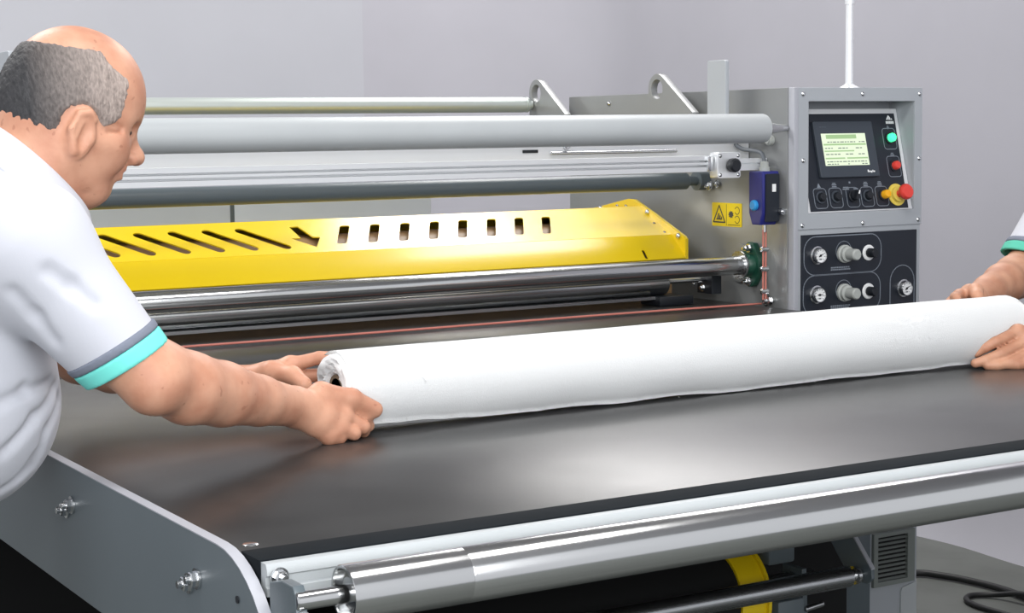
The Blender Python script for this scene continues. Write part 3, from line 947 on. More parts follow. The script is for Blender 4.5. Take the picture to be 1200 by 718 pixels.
def cloth_body():
    bm = bmesh.new()
    seg, nx = 72, 150
    x0, x1 = 1.028, 2.372
    rows = []
    for i in range(nx + 1):
        t = i / nx
        row = []
        for k in range(seg):
            a = 2 * math.pi * k / seg
            x = x0 + (x1 - x0) * t
            r = RC - .0012 + .0016 * noise.noise(Vector((x * 3, math.cos(a) * 1.2, math.sin(a) * 1.2))) + .0007 * noise.noise(Vector((x * 14, math.cos(a) * 3, math.sin(a) * 3)))
            e = min(t, 1 - t) * (x1 - x0)
            if e < .03:
                r -= .006 * (1 - e / .03) ** 2
                x += .006 * noise.noise(Vector((a * 2.5, t * 9, 3))) * (1 - e / .03)
            if t > .93:
                r += .002 * (t - .93) / .07
            row.append(bm.verts.new((x, AX[0] + r * math.cos(a), AX[1] + r * math.sin(a))))
        rows.append(row)
    for A, B in zip(rows, rows[1:]):
        for k in range(seg):
            bm.faces.new((A[k], A[(k + 1) % seg], B[(k + 1) % seg], B[k]))
    # ragged layered ends down to the core
    for row, sg_ in ((rows[0], 1), (rows[-1], -1)):
        prev = row
        xb = x0 if sg_ > 0 else x1
        steps = [(.047, .004), (.045, -.003), (.040, .007), (.038, .000), (.032, .010), (.030, .003), (.025, .012), (.0235, .02)]
        for r, dx in steps:
            nr = []
            for k in range(seg):
                a = 2 * math.pi * k / seg
                rr = r + .0022 * noise.noise(Vector((a * 1.7, r * 90, 5)))
                x = xb + sg_ * (dx + .007 * noise.noise(Vector((math.cos(a) * 2.2, math.sin(a) * 2.2, r * 60))) + .002 * noise.noise(Vector((a * 9, r * 200, 1))))
                nr.append(bm.verts.new((x, AX[0] + rr * math.cos(a), AX[1] + rr * math.sin(a))))
            for k in range(seg):
                bm.faces.new((prev[k], nr[k], nr[(k + 1) % seg], prev[(k + 1) % seg]))
            prev = nr
    return link('wound_cloth', bm_mesh(bm, 'wound_cloth'), 'cloth', rl, smooth=True)


cloth_body()


def loose_edge():
    """outermost layer whose free edge wanders along the lower front of the roll"""
    bm = bmesh.new()
    nx, na = 160, 16
    rows = []
    for i in range(nx + 1):
        t = i / nx
        x = 1.034 + 1.325 * t
        # angle of free edge measured in YZ from +Y; front is 180, down 270
        ed = 226 + 16 * math.sin(t * 2.6) + 7 * noise.noise(Vector((x * 5, 1, 1))) + 2 * noise.noise(Vector((x * 30, 2, 1)))
        row = []
        for k in range(na + 1):
            s = k / na
            a = math.radians(55 + (ed - 55) * s)
            lift = .0004 + .0046 * s ** 6 * (1.0 + .8 * noise.noise(Vector((x * 9, 7, s))))
            r = RC + lift + .0008 * noise.noise(Vector((x * 6, s * 3, 4)))
            row.append(bm.verts.new((x, AX[0] + r * math.cos(a), AX[1] + r * math.sin(a))))
        rows.append(row)
    for A, B in zip(rows, rows[1:]):
        for k in range(na):
            bm.faces.new((A[k], A[k + 1], B[k + 1], B[k]))
    bmesh.ops.solidify(bm, geom=list(bm.faces), thickness=.0009)
    return link('loose_edge', bm_mesh(bm, 'loose_edge'), 'cloth', rl, smooth=True)


loose_edge()
lathe('cardboard_core', (1.036, AX[0], AX[1]), (1, 0, 0), [(.0, .0185), (.0, .0238), (1.326, .0238), (1.326, .0185), (.0, .0185)], 'core', rl, 40)
for i, (x, a, l) in enumerate(((1.27, 262, .014), (1.36, 258, .010), (1.62, 255, .012), (1.9, 256, .010))):
    y = AX[0] + (RC + .002) * math.cos(math.radians(a))
    z = AX[1] + (RC + .002) * math.sin(math.radians(a))
    tube('loose_thread', [(x, y, z), (x + .003, y - .006, z - .002), (x + .002, y - l, z - .001)], .0004, 'cloth', rl, 5, 4)

# ------------------------------------------------------------------ cables on the floor
c1 = tube('power_cable', [(3.10, 3.74, .012), (3.40, 3.76, .012), (3.587, 3.724, .012), (3.635, 3.66, .012), (3.66, 3.57, .012), (3.67, 3.46, .012), (3.655, 3.34, .012), (3.62, 3.15, .012), (3.60, 2.9, .012)], .010, 'cable', None, 10)
tag(c1, 'thick black cable running across the floor from behind the control cabinet', 'cable')
c2 = tube('looped_cable', [(3.60, 3.18, .032), (3.625, 3.32, .032), (3.61, 3.42, .012), (3.56, 3.46, .009), (3.515, 3.44, .009), (3.49, 3.38, .009), (3.49, 3.28, .009), (3.50, 3.12, .009), (3.50, 2.9, .009)], .008, 'cable', None, 10)
tag(c2, 'thinner black cable bent into a loop on the floor at lower right', 'cable')


# ------------------------------------------------------------------ people: smooth implicit bodies, polygonised with surface nets
class Field:
    def __init__(s):
        s.ops = []

    def cap(s, a, b, r1, r2=None, k=.02, sub=False):
        s.ops.append(('cap', np.array(a, float), np.array(b, float), r1, r1 if r2 is None else r2, k, sub))
        return s

    def ell(s, c, r, k=.02, ax=None, sub=False):
        s.ops.append(('ell', np.array(c, float), np.array(r, float), np.eye(3) if ax is None else np.array(ax, float), 0, k, sub))
        return s

    def plane(s, p, n, k=.004):          # keeps the side away from n
        n = np.array(n, float)
        s.ops.append(('plane', np.array(p, float), n / np.linalg.norm(n), 0, 0, k, True))
        return s

    def sleeve(s, a, b, r1, r2, c, n, k=.02, lip=.006, deep=.02):
        n = np.array(n, float)
        s.ops.append(('sleeve', np.array(a, float), np.array(b, float), (r1, r2), (np.array(c, float), n / np.linalg.norm(n), lip, deep), k, False))
        return s

    @staticmethod
    def capd(P, a, b, r1, r2):
        ba = b - a
        pa = P - a
        h = np.clip(pa @ ba / max(ba @ ba, 1e-12), 0, 1)
        return np.linalg.norm(pa - h[:, None] * ba, axis=1) - (r1 + (r2 - r1) * h)

    def dist(s, op, P):
        t = op[0]
        if t == 'cap':
            return s.capd(P, op[1], op[2], op[3], op[4])
        if t == 'ell':
            q = (P - op[1]) @ op[3].T
            k0 = np.linalg.norm(q / op[2], axis=1)
            k1 = np.linalg.norm(q / op[2] ** 2, axis=1)
            return k0 * (k0 - 1) / np.maximum(k1, 1e-9)
        if t == 'plane':
            return -((P - op[1]) @ op[2])
        if t == 'sleeve':
            r1, r2 = op[3]
            c, n, lip, deep = op[4]
            d = s.capd(P, op[1], op[2], r1, r2)
            pl = (P - c) @ n
            inner = np.maximum(s.capd(P, op[1], op[2], r1 - lip, r2 - lip), -(pl + deep))
            return np.maximum(np.maximum(d, pl), -inner)

    def apply(s, f, op, d):
        k = op[5]
        if op[6]:
            d = -d
            h = np.clip(.5 - .5 * (d - f) / k, 0, 1)
            return d + (f - d) * h + k * h * (1 - h)
        h = np.clip(.5 + .5 * (d - f) / k, 0, 1)
        return d + (f - d) * h - k * h * (1 - h)

    def evaluate(s, P, warp=None):
        f = np.full(len(P), 1.0)
        for op in s.ops:
            f = s.apply(f, op, s.dist(op, P))
        return f

    def mesh(s, lo, hi, h, name, warp=None):
        NB = 10
        lo = np.array(lo, float)
        nb = np.ceil((np.array(hi) - lo) / (h * NB)).astype(int)
        dims = nb * NB
        ci = np.stack(np.meshgrid(*[np.arange(n) for n in nb], indexing='ij'), -1).reshape(-1, 3)
        cen = lo + (ci + .5) * (h * NB) - h * .5
        fc = s.evaluate(cen)
        half = .5 * h * NB * math.sqrt(3)
        act = np.abs(fc) < half * 1.25 + .012
        grid = np.repeat(np.repeat(np.repeat(np.where(fc < 0, -1., 1.).astype(np.float32).reshape(nb), NB, 0), NB, 1), NB, 2)
        idx = np.where(act)[0]
        loc = np.stack(np.meshgrid(*[np.arange(NB)] * 3, indexing='ij'), -1).reshape(-1, 3)
        f = np.full((len(idx), NB ** 3), 1.0)
        base = lo + ci[idx] * (h * NB)
        for op in s.ops:
            dc = s.dist(op, cen[idx])
            if op[0] == 'plane' or op[6]:
                sel = np.where(dc > -(half + op[5] + .01) if op[0] == 'plane' else dc < half * 1.3 + op[5] + .02)[0]
                if op[0] == 'plane':
                    sel = np.arange(len(idx))
            else:
                sel = np.where(dc < half * 1.3 + op[5] + .03)[0]
            for q in range(0, len(sel), 200):
                ss_ = sel[q:q + 200]
                P = (base[ss_][:, None, :] + loc[None] * h).reshape(-1, 3)
                d = s.dist(op, P)
                f[ss_] = s.apply(f[ss_].reshape(-1), op, d).reshape(len(ss_), -1)
        if warp is not None:
            for q in range(0, len(idx), 200):
                P = (base[q:q + 200][:, None, :] + loc[None] * h).reshape(-1, 3)
                f[q:q + 200] += warp(P).reshape(-1, NB ** 3)
        G = grid.reshape(nb[0], NB, nb[1], NB, nb[2], NB)
        cc = ci[idx]
        G[cc[:, 0], :, cc[:, 1], :, cc[:, 2], :] = f.reshape(-1, NB, NB, NB)
        grid = G.reshape(dims)
        return surface_nets(grid, lo, h, name)


def surface_nets(g, lo, h, name):
    ins = g < 0
    c = np.zeros([d - 1 for d in g.shape], np.int8)
    for dx in (0, 1):
        for dy in (0, 1):
            for dz in (0, 1):
                c += ins[dx:dx + c.shape[0], dy:dy + c.shape[1], dz:dz + c.shape[2]]
    mix = (c > 0) & (c < 8)
    cells = np.argwhere(mix)
    vid = np.full(c.shape, -1, np.int32)
    vid[tuple(cells.T)] = np.arange(len(cells))
    cor = np.array([[a, b, d] for a in (0, 1) for b in (0, 1) for d in (0, 1)])
    val = np.stack([g[tuple((cells + o).T)] for o in cor], 1).astype(float)
    acc = np.zeros((len(cells), 3))
    cnt = np.zeros(len(cells))
    for i in range(8):
        for j in range(i + 1, 8):
            if np.abs(cor[i] - cor[j]).sum() != 1:
                continue
            a, b = val[:, i], val[:, j]
            m = (a < 0) != (b < 0)
            t = np.where(m, a / np.where(m, a - b, 1), 0)
            acc += m[:, None] * (cor[i] + t[:, None] * (cor[j] - cor[i]))
            cnt += m
    V = lo + (cells + acc / cnt[:, None]) * h
    faces = []
    for ax in range(3):
        b, d = [(1, 2), (2, 0), (0, 1)][ax]
        sl0 = [slice(None)] * 3
        sl1 = [slice(None)] * 3
        sl0[ax] = slice(0, -1)
        sl1[ax] = slice(1, None)
        A, B = ins[tuple(sl0)], ins[tuple(sl1)]
        E = np.argwhere(A != B)
        ok = (E[:, b] > 0) & (E[:, d] > 0) & (E[:, b] < g.shape[b] - 1) & (E[:, d] < g.shape[d] - 1)
        E = E[ok]
        flip = A[tuple(E.T)]
        q = []
        for ob, od in ((-1, -1), (0, -1), (0, 0), (-1, 0)):
            Q = E.copy()
            Q[:, b] += ob
            Q[:, d] += od
            q.append(vid[tuple(Q.T)])
        q = np.stack(q, 1)
        q = np.where(flip[:, None], q, q[:, ::-1])
        faces.append(q[(q >= 0).all(1)])
    Fa = np.concatenate(faces)
    me = bpy.data.meshes.new(name)
    me.vertices.add(len(V))
    me.vertices.foreach_set('co', V.astype(np.float32).ravel())
    me.loops.add(len(Fa) * 4)
    me.loops.foreach_set('vertex_index', Fa.astype(np.int32).ravel())
    me.polygons.add(len(Fa))
    me.polygons.foreach_set('loop_start', np.arange(0, len(Fa) * 4, 4, dtype=np.int32))
    me.update(calc_edges=True)
    me.validate()
    return me


V3 = lambda *a: np.array(a, float)


def lerp(a, b, t):
    return np.array(a, float) * (1 - t) + np.array(b, float) * t


def head_frame(pos, fwd, pitch):
    """forward, right, up of a head that faces fwd (+1 / -1 along X) bowed by pitch degrees"""
    p = math.radians(pitch)
    F = V3(fwd * math.cos(p), 0, -math.sin(p))
    U = V3(fwd * math.sin(p), 0, math.cos(p))
    Rr = np.cross(F, U)
    return np.array(pos, float), F, Rr, U


def add_head(f, fr, neck):
    O, F, Rr, U = fr
    L = lambda a, b, c: O + F * a + Rr * b + U * c
    ax = np.array([F, Rr, U])
    f.ell(L(.004, 0, .050), (.090, .076, .093), .02, ax)           # cranium
    f.ell(L(.030, 0, .054), (.067, .064, .072), .02, ax)            # forehead
    f.ell(L(-.022, 0, .020), (.066, .066, .066), .03, ax)           # occiput
    f.ell(L(.024, 0, -.018), (.050, .056, .062), .03, ax)           # face
    for s in (-1, 1):
        f.cap(L(-.012, s * .055, -.028), L(.034, s * .026, -.066), .020, .018, .02)    # jaw
        f.ell(L(.042, s * .040, -.016), (.030, .022, .026), .02, ax)                   # cheek
        f.cap(L(.070, s * .016, .033), L(.058, s * .047, .030), .010, .010, .014)      # brow ridge
        f.cap(L(-.008, s * .064, -.006), L(.046, s * .053, -.004), .009, .010, .02)    # cheek bone
    f.ell(L(.046, 0, -.064), (.019, .026, .018), .014, ax)          # chin
    f.ell(L(.060, 0, -.040), (.015, .026, .018), .012, ax)          # mouth mound
    f.cap(L(.020, 0, -.066), L(-.018, 0, -.072), .026, .040, .03)   # under-chin
    for s in (-1, 1):
        f.ell(L(.081, s * .031, .015), (.014, .016, .010), .010, ax, sub=True)        # eye socket
        f.ell(L(.063, s * .031, .014), (.0135, .0135, .0125), .003, ax)               # eyeball + lid
        f.cap(L(.076, s * .022, .018), L(.070, s * .043, .017), .0035, .003, .004)    # upper lid
        f.cap(L(.070, s * .024, .003), L(.062, s * .044, .004), .0022, .002, .006, sub=True)   # fold under the eye
    f.cap(L(.078, 0, .026), L(.094, 0, -.012), .0085, .0105, .010)  # nose ridge
    f.ell(L(.0975, 0, -.018), (.0120, .0135, .0112), .008, ax)      # nose tip
    for s in (-1, 1):
        f.ell(L(.087, s * .0135, -.022), (.010, .008, .008), .006, ax)
        f.ell(L(.091, s * .007, -.0315), (.006, .0035, .004), .004, ax, sub=True)
        f.cap(L(.082, s * .021, -.026), L(.064, s * .031, -.046), .003, .002, .008, sub=True)   # fold beside the mouth
    f.cap(L(.0775, -.012, -.036), L(.0775, .012, -.036), .0050, .0050, .008)   # upper lip
    f.cap(L(.0720, -.012, -.048), L(.0720, .012, -.048), .0062, .0062, .008)   # lower lip
    f.cap(L(.082, -.018, -.0425), L(.082, .018, -.0425), .0034, .0034, .004, sub=True)
    f.cap(L(.072, -.010, -.0575), L(.072, .010, -.0575), .005, .005, .010, sub=True)
    for s in (-1, 1):                                               # ears
        t = math.radians(-9)
        EF, EU = F * math.cos(t) + U * math.sin(t), U * math.cos(t) - F * math.sin(t)
        Ea = np.array([EF, Rr, EU])
        K = lambda a, b, c: O + EF * a + Rr * b + EU * c
        f.ell(K(-.003, s * .0770, .000), (.0185, .0075, .033), .006, Ea)
        f.ell(K(.000, s * .0855, -.002), (.0095, .0065, .020), .004, Ea, sub=True)
        f.cap(K(-.012, s * .0820, .024), K(-.0185, s * .0840, .002), .0044, .0044, .004)
        f.cap(K(-.012, s * .0820, .024), K(.000, s * .0820, .0295), .0044, .0042, .004)
        f.cap(K(.000, s * .0820, .0295), K(.010, s * .0800, .022), .0042, .0034, .004)
        f.cap(K(-.0185, s * .0840, .002), K(-.008, s * .0810, -.024), .0042, .0065, .004)
        f.ell(K(.0115, s * .0770, -.003), (.005, .0045, .008), .004, Ea)
        f.cap(K(-.006, s * .0815, .016), K(-.010, s * .0825, -.006), .0028, .0028, .004)
    for s in (-1, 1):
        f.cap(L(.054, s * .060, .016), L(.036, s * .068, .022), .0012, .001, .006, sub=True)
        f.cap(L(.054, s * .060, .010), L(.034, s * .068, .008), .0012, .001, .006, sub=True)
        f.cap(L(.020, s * .048, -.074), L(-.020, s * .060, -.062), .002, .0015, .012, sub=True)
    f.cap(L(-.034, 0, -.018), neck, .058, .066, .03)                # neck
    f.cap(L(-.020, 0, -.040), lerp(L(-.020, 0, -.040), neck, .8), .056, .06, .03)


def add_arm(f, S, E, W, bul=1.0):
    S, E, W = np.array(S, float), np.array(E, float), np.array(W, float)
    f.cap(S, lerp(S, E, .5), .048, .043 * bul, .02)
    pts = [lerp(S, E, .5), lerp(S, E, .8), E * .86 + lerp(S, W, .5) * .14, lerp(E, W, .22), lerp(E, W, .45), lerp(E, W, .72), W]
    rr = [.043 * bul, .041 * bul, .0415 * bul, .0435 * bul, .040 * bul, .032 * bul, .0265]
    for i in range(len(pts) - 1):
        f.cap(pts[i], pts[i + 1], rr[i], rr[i + 1], .008)
    o = E - lerp(S, W, .5)
    o = o / max(np.linalg.norm(o), 1e-6)
    f.ell(E + o * .012, (.030, .030, .030), .03)                    # point of the elbow


def add_hand(f, W, mcps, fingers, thumb, k=.010):
    for m_ in mcps:
        f.cap(W, m_, .019, .0125, .014)
    for a, b in zip(mcps, mcps[1:]):
        f.cap(lerp(W, a, .6), lerp(W, b, .6), .0135, .0135, .012)
    for m_, ch in zip(mcps, fingers):
        pts = [m_] + list(ch)
        rr = [.0108, .0098, .0090, .0080]
        for i in range(len(pts) - 1):
            f.cap(pts[i], pts[i + 1], rr[i], rr[i + 1], .0025)
        f.ell(m_, (.0125, .0125, .0125), .008)
    pts = [lerp(W, mcps[0], .25)] + list(thumb)
    rr = [.018, .0150, .0132, .0118]
    for i in range(len(pts) - 1):
        f.cap(pts[i], pts[i + 1], rr[i], rr[i + 1], .008)


def person(name, label, J, shirt_m, skin_m, cuff_m, bound, visible_head=True):
    root = thing(name, (J['hip'][0], J['hip'][1], 0), label, 'person')
    sg = J['fwd']
    hip, neck = np.array(J['hip'], float), np.array(J['neck'], float)
    sR, sL = np.array(J['SR'], float), np.array(J['SL'], float)
    fr = head_frame(J['head'], sg, J['pitch'])
    chest = J['chest']
    belly = J['belly']
    up = (neck - hip) / np.linalg.norm(neck - hip)
    fw = np.cross(V3(0, 1, 0), up) * 1.0
    if fw[0] * sg < 0:
        fw = -fw
    ax = np.array([fw, V3(0, 1, 0), up])
    # ---- body
    b = Field()
    add_head(b, fr, neck)
    b.ell(chest, (.095, .145, .15), .04, ax)
    b.ell(belly, (.125, .14, .12), .04, ax)
    b.ell(hip, (.10, .14, .10), .04)
    b.cap(sR, sL, .048, .048, .04)
    b.cap(neck, chest, .055, .09, .04)
    add_arm(b, sR, J['ER'], J['WR'], J.get('bul', 1.0))
    add_arm(b, sL, J['EL'], J['WL'], J.get('bul', 1.0))
    add_hand(b, J['WR'], J['mR'], J['fR'], J['tR'])
    add_hand(b, J['WL'], J['mL'], J['fL'], J['tL'])
    for a, c in J.get('creases', ()):
        b.cap(a, c, .0022, .0012, .007, sub=True)
    me = b.mesh(bound[0], bound[1], .0028, 'body')
    body = link('body', me, skin_m, root, smooth=True)
    # nails
    # ---- shirt
    s = Field()
    s.ell(chest, (.128, .178, .185), .05, ax)
    s.ell(belly, (.165, .178, .150), .06, ax)
    s.ell(hip + V3(0, 0, .02), (.145, .178, .14), .06)
    s.cap(sR, sL, .072, .072, .05)
    s.cap(neck - up * .01, chest, .074, .11, .05)
    cuffs = []
    for S, c in ((sR, J['cR']), (sL, J['cL'])):
        c = np.array(c, float)
        n2 = np.array(J['cutn'], float)
        n2 /= np.linalg.norm(n2)
        e2 = c + (c - S) / np.linalg.norm(c - S) * .06
        s.sleeve(S, e2, .076, J['rs'], c, n2, .035, .007, .012)
        cuffs.append((S, e2, .076, J['rs'], c, n2))
    for a, c, r in J.get('folds', ()):
        s.cap(a, c, r, r * .8, .016, sub=True)
    for a, c, r in J.get('ridges', ()):
        s.cap(a, c, r, r * .6, .02)
    s.plane(J['hem'], (-.10 * sg, 0, -1), .008)
    O, F, Rr, U = fr
    ringc = np.array(J['ring'], float)
    rn = np.array(J['ringn'], float)
    rn /= np.linalg.norm(rn)
    a0 = np.cross(rn, V3(0, 1, 0))
    s.ell(ringc + rn * .03, (J['ra'] * 1.02, J['rb'] * 1.02, .06), .006, np.array([a0 / np.linalg.norm(a0), V3(0, 1, 0), rn]), sub=True)
    rs_ = random.Random(3)
    W_ = [(np.array([rs_.uniform(-1, 1) for _ in range(3)]) * 26, rs_.uniform(0, 6)) for _ in range(6)]

    def warp(P):
        w = 0
        for k_, ph in W_:
            w = w + np.sin(P @ k_ + ph + 1.7 * np.sin(P @ k_[::-1] * .5))
        return w * .0007
    sm = s.mesh(bound[0], bound[1], .0036, 'shirt', warp)
    shirt = link('shirt', sm, shirt_m, root, smooth=True)
    for (A, B, r1, r2, c, n) in cuffs:
        for nm, d0, d1, mm in (('cuff', -.0005, .020, cuff_m), ('cuff_stripe', -.0115, -.0005, 'band')):
            q = Field()
            q.cap(A, B, r1 + .0035, r2 + .0035)
            q.plane(c + n * d1, n, .002)
            q.plane(c + n * d0, -n, .002)
            q.cap(A, B, r1 - .005, r2 - .005, .002, sub=True)
            lo = c - .10
            link(nm, q.mesh(lo, c + .10, .0026, nm), mm, shirt, smooth=True)
    # ---- collar band folded over around the neck
    bm = bmesh.new()
    a0 = np.cross(rn, V3(0, 1, 0))
    if a0[0] * sg < 0:
        a0 = -a0
    a0 /= np.linalg.norm(a0)
    a1 = V3(0, 1, 0)
    rows = []
    N = 56
    for k in range(N + 1):
        t = math.radians(14 + 332 * k / N)
        u = a0 * math.cos(t) + a1 * math.sin(t)
        fl_ = .5 + .5 * math.cos(t)
        row = []
        for r, hh in ((.0640, -.020), (.0640, .010), (.0655, .0155), (.0685, .0165), (.0715, .0150), (.080 + .004 * fl_, .002), (.090 + .008 * fl_, -.013 - .010 * fl_), (.0985 + .012 * fl_, -.026 - .018 * fl_),
                      (.0965 + .012 * fl_, -.029 - .018 * fl_), (.088 + .008 * fl_, -.020 - .010 * fl_), (.070, -.020)):
            row.append(bm.verts.new(ringc + (a0 * math.cos(t) * J['ra'] + a1 * math.sin(t) * J['rb']) * (r / .066) + rn * hh))
        rows.append(row)
    for A, B in zip(rows, rows[1:]):
        for k in range(len(A)):
            j = (k + 1) % len(A)
            bm.faces.new((A[k], A[j], B[j], B[k]))
    bm.faces.new(rows[0])
    bm.faces.new(rows[-1])
    link('collar', bm_mesh(bm, 'collar'), shirt_m, shirt, smooth='auto')
    # ---- hair (bald crown, short back and sides), brows
    L = lambda a, b_, c: O + F * a + Rr * b_ + U * c
    axh = np.array([F, Rr, U])
    hf = Field()
    hf.ell(L(.004, 0, .050), (.0928, .0788, .0958), .02, axh)
    hf.ell(L(.030, 0, .054), (.0695, .0668, .0748), .02, axh)
    hf.ell(L(-.022, 0, .020), (.0692, .0692, .0690), .03, axh)
    hf.plane(L(.055, 0, .05), F * .97 - U * .15, .006)
    hf.ell(L(-.004, 0, J['bald']), (.088, .105, .046), .006, axh, sub=True)
    hf.ell(L(.062, 0, J['bald'] - .030), (.050, .10, .046), .012, axh, sub=True)
    hf.plane(L(.030, 0, .012), F * .55 - U * .83, .006)
    hf.plane(L(-.055, 0, -.004), -U * .98 + F * .18, .006)
    for sd in (-1, 1):
        hf.cap(L(.004, sd * .088, -.004), L(-.004, sd * .088, .010), .030, .029, .006, sub=True)
    hs = random.Random(8)
    HW = [(np.array([hs.uniform(-1, 1) for _ in range(3)]) * 900, hs.uniform(0, 6)) for _ in range(9)]

    def hwarp(P):
        w = 0
        for k_, ph in HW:
            w = w + np.sin(P @ k_ + ph)
        return w * .00028
    hm_ = hf.mesh(O - .16, O + .16, .0024, 'hair', hwarp)
    link('hair', hm_, 'hair', body, smooth=True)
    for sd in (-1, 1):
        q = Field()
        q.cap(L(.0865, sd * .015, .037), L(.0815, sd * .034, .0415), .0042, .0046, .004)
        q.cap(L(.0815, sd * .034, .0415), L(.0665, sd * .0535, .035), .0046, .0030, .004)
        link('eyebrow', q.mesh(L(.07, sd * .033, .034) - .05, L(.07, sd * .033, .034) + .05, .0022, 'eyebrow'), 'brow', body, smooth=True)
        q = Field()
        q.ell(L(.0665, sd * .031, .0125), (.0118, .0118, .0060), .003, axh)
        link('eye', q.mesh(L(.0665, sd * .031, .013) - .02, L(.0665, sd * .031, .013) + .02, .0016, 'eye'), 'brow', body, smooth=True)
    # ---- trousers and shoes
    tf = Field()
    tf.ell(hip - V3(0, 0, .02), (.135, .165, .11), .05)
    for sd, ft in ((-1, J['footR']), (1, J['footL'])):
        ft = np.array(ft, float)
        hj = hip + V3(0, -.085 * sd * -1 * sg * -1, -.06)
        hj = V3(hip[0], hip[1] + (-.085 if ft[1] < hip[1] else .085), hip[2] - .06)
        kn_ = lerp(hj, ft, .5) + V3(.03 * sg, 0, 0)
        tf.cap(hj, kn_, .098, .072, .04)
        tf.cap(kn_, ft + V3(0, 0, .10), .072, .058, .03)
        tf.cap(ft + V3(0, 0, .10), ft + V3(0.01 * sg, 0, .045), .058, .060, .02)
    tf.plane((0, 0, .03), (0, 0, -1), .006)
    zt = hip[2] + .03
    tf.plane((0, 0, zt), (0, 0, 1), .01)
    x_ = [hip[0], J['footR'][0], J['footL'][0]]
    tm = tf.mesh((min(x_) - .22, hip[1] - .32, -.02), (max(x_) + .25, hip[1] + .32, zt + .04), .008, 'trousers')
    link('trousers', tm, 'trouser', root, smooth=True)
    for ft in (J['footR'], J['footL']):
        ft = np.array(ft, float)
        q = Field()
        q.ell(ft + V3(.0, 0, .035), (.055, .042, .045), .02)
        q.ell(ft + V3(.10 * sg, 0, .022), (.095, .046, .040), .03)
        q.plane((0, 0, .001), (0, 0, -1), .004)
        link('shoe', q.mesh(ft - V3(.2, .08, .02), ft + V3(.22, .08, .10), .005, 'shoe'), 'shoe', root, smooth=True)
    return root


FOLDS1 = [(V3(0.621, 2.160, 1.010), V3(0.578, 2.108, 0.980), 0.0040),
          (V3(0.578, 2.108, 0.980), V3(0.537, 2.097, 0.943), 0.0040),
          (V3(0.628, 2.171, 0.992), V3(0.600, 2.134, 0.958), 0.0035),
          (V3(0.600, 2.134, 0.958), V3(0.589, 2.152, 0.913), 0.0035),
          (V3(0.610, 2.143, 1.018), V3(0.567, 2.100, 1.016), 0.0040),
          (V3(0.567, 2.100, 1.016), V3(0.533, 2.083, 1.006), 0.0040),
          (V3(0.544, 2.145, 0.887), V3(0.569, 2.146, 0.900), 0.0040),
          (V3(0.569, 2.146, 0.900), V3(0.586, 2.136, 0.927), 0.0040),
          (V3(0.570, 1.991, 1.167), V3(0.595, 1.989, 1.149), 0.0016),
          (V3(0.595, 1.989, 1.149), V3(0.620, 1.984, 1.127), 0.0016),
          (V3(0.533, 2.013, 1.141), V3(0.556, 2.013, 1.113), 0.0022),
          (V3(0.556, 2.013, 1.113), V3(0.577, 2.012, 1.083), 0.0022)]
# man on the left: leans in from the table's left side
WR = V3(.940, 2.150, .955)
mR = [V3(1.018, 2.166, .950), V3(1.015, 2.156, .934), V3(1.004, 2.148, .920), V3(.988, 2.146, .912)]
fR = [[V3(1.052, 2.166, .930), V3(1.062, 2.176, .914), V3(1.062, 2.190, .908)],
      [V3(1.044, 2.154, .917), V3(1.050, 2.166, .909), V3(1.050, 2.184, .908)],
      [V3(1.026, 2.146, .911), V3(1.030, 2.160, .908), V3(1.031, 2.178, .908)],
      [V3(1.004, 2.146, .908), V3(1.009, 2.158, .907), V3(1.011, 2.172, .907)]]
tR = [V3(.985, 2.162, .968), V3(1.030, 2.160, .957), V3(1.066, 2.162, .938)]
WL = V3(.955, 2.400, .955)
mL = [V3(1.022, 2.348, .984), V3(1.030, 2.352, .966), V3(1.026, 2.353, .948), V3(1.015, 2.352, .932)]
fL = [[V3(1.058, 2.325, .994), V3(1.080, 2.304, .995), V3(1.094, 2.290, .988)],
      [V3(1.066, 2.326, .968), V3(1.084, 2.306, .960), V3(1.096, 2.296, .950)],
      [V3(1.058, 2.330, .942), V3(1.076, 2.312, .934), V3(1.086, 2.298, .925)],
      [V3(1.042, 2.334, .926), V3(1.056, 2.318, .918), V3(1.064, 2.304, .912)]]
tL = [V3(.992, 2.350, .976), V3(1.012, 2.318, .972), V3(1.018, 2.292, .962)]
J1 = dict(fwd=1, hip=(.33, 2.26, .90), neck=V3(.605, 2.27, 1.250), chest=V3(.505, 2.26, 1.125), belly=V3(.486, 2.255, 1.000),
          head=(.677, 2.268, 1.323), pitch=8, bald=.149,
          SR=(.565, 2.075, 1.190), SL=(.575, 2.445, 1.195), ER=V3(.694, 2.0, 1.027), EL=V3(.76, 2.515, 1.0), WR=WR, WL=WL,
          mR=mR, fR=fR, tR=tR, mL=mL, fL=fL, tL=tL, cR=(.658, 2.026, 1.064), cL=(.665, 2.49, 1.075), cutn=(.48, -.16, -.86), rs=.047, bul=1.02,
          hem=(.45, 2.26, .815), ring=(.628, 2.27, 1.268), ringn=(.70, 0, .71), ra=.084, rb=.070,
          footR=(.26, 2.16, 0), footL=(.30, 2.37, 0),
          folds=FOLDS1,
          creases=[(V3(.705, 1.962, .992), V3(.735, 1.968, .985)), (V3(.715, 1.962, 1.000), V3(.75, 1.97, .990)), (V3(.70, 1.965, .984), V3(.725, 1.972, .976))])
person('person', 'balding man in white polo shirt with teal cuffs leaning over the table', J1, 'shirt', 'skin', 'teal', ((.08, 1.87, .76), (1.12, 2.66, 1.50)))

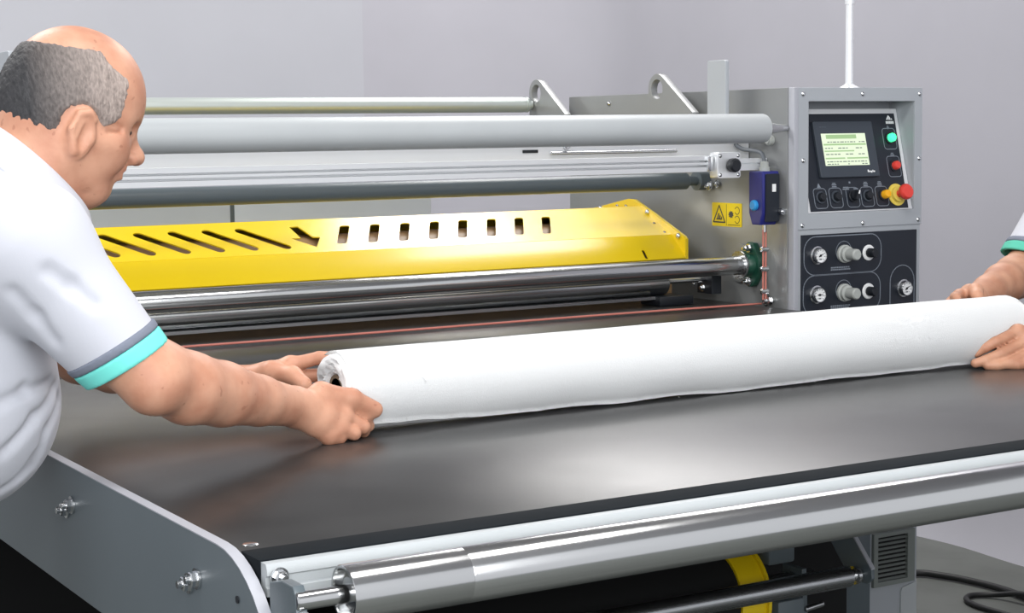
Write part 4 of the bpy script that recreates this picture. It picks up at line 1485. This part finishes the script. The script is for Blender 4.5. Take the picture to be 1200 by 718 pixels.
# man on the right: mostly outside the picture, forearm and hands at the roll's far end
WR2 = V3(2.435, 2.375, .992)
mR2 = [V3(2.350, 2.325, 1.008), V3(2.338, 2.332, .994), V3(2.338, 2.336, .976), V3(2.345, 2.338, .960)]
fR2 = [[V3(2.312, 2.300, 1.010), V3(2.292, 2.278, 1.012), V3(2.278, 2.262, 1.015)],
       [V3(2.300, 2.310, .992), V3(2.285, 2.296, .982), V3(2.276, 2.290, .966)],
       [V3(2.302, 2.314, .968), V3(2.288, 2.300, .956), V3(2.282, 2.292, .942)],
       [V3(2.312, 2.318, .948), V3(2.300, 2.304, .938), V3(2.296, 2.296, .926)]]
tR2 = [V3(2.385, 2.335, 1.012), V3(2.368, 2.305, 1.018), V3(2.352, 2.285, 1.012)]
WL2 = V3(2.388, 2.140, .938)
mL2 = [V3(2.318, 2.155, .960), V3(2.322, 2.141, .944), V3(2.328, 2.131, .928), V3(2.338, 2.126, .914)]
fL2 = [[V3(2.268, 2.158, .945), V3(2.250, 2.168, .935), V3(2.240, 2.176, .926)],
       [V3(2.268, 2.146, .926), V3(2.240, 2.154, .916), V3(2.223, 2.162, .911)],
       [V3(2.280, 2.134, .911), V3(2.254, 2.142, .907), V3(2.240, 2.150, .907)],
       [V3(2.306, 2.124, .908), V3(2.288, 2.128, .907), V3(2.276, 2.134, .907)]]
tL2 = [V3(2.355, 2.160, .950), V3(2.330, 2.172, .957), V3(2.304, 2.176, .950)]
J2 = dict(fwd=-1, hip=(3.16, 2.30, .93), neck=V3(2.925, 2.30, 1.30), chest=V3(3.01, 2.30, 1.16), belly=V3(3.035, 2.30, 1.02),
          head=(2.858, 2.30, 1.375), pitch=10, bald=.30,
          SR=(2.86, 2.475, 1.215), SL=(2.86, 2.12, 1.215), ER=V3(2.710, 2.500, 1.025), EL=V3(2.66, 2.03, 1.02), WR=WR2, WL=WL2,
          mR=mR2, fR=fR2, tR=tR2, mL=mL2, fL=fL2, tL=tL2, cR=(2.735, 2.49, 1.062), cL=(2.73, 2.07, 1.09), cutn=(-.40, 0, -.92), rs=.062, bul=1.0,
          hem=(3.1, 2.30, .84), ring=(2.90, 2.30, 1.315), ringn=(-.62, 0, .78), ra=.084, rb=.070,
          footR=(3.22, 2.40, 0), footL=(3.18, 2.19, 0))
person('person', 'man at the right edge in white polo with green cuffs, only forearm and hands showing', J2, 'shirt', 'skin2', 'teal2', ((2.18, 1.90, .80), (3.40, 2.72, 1.56)))
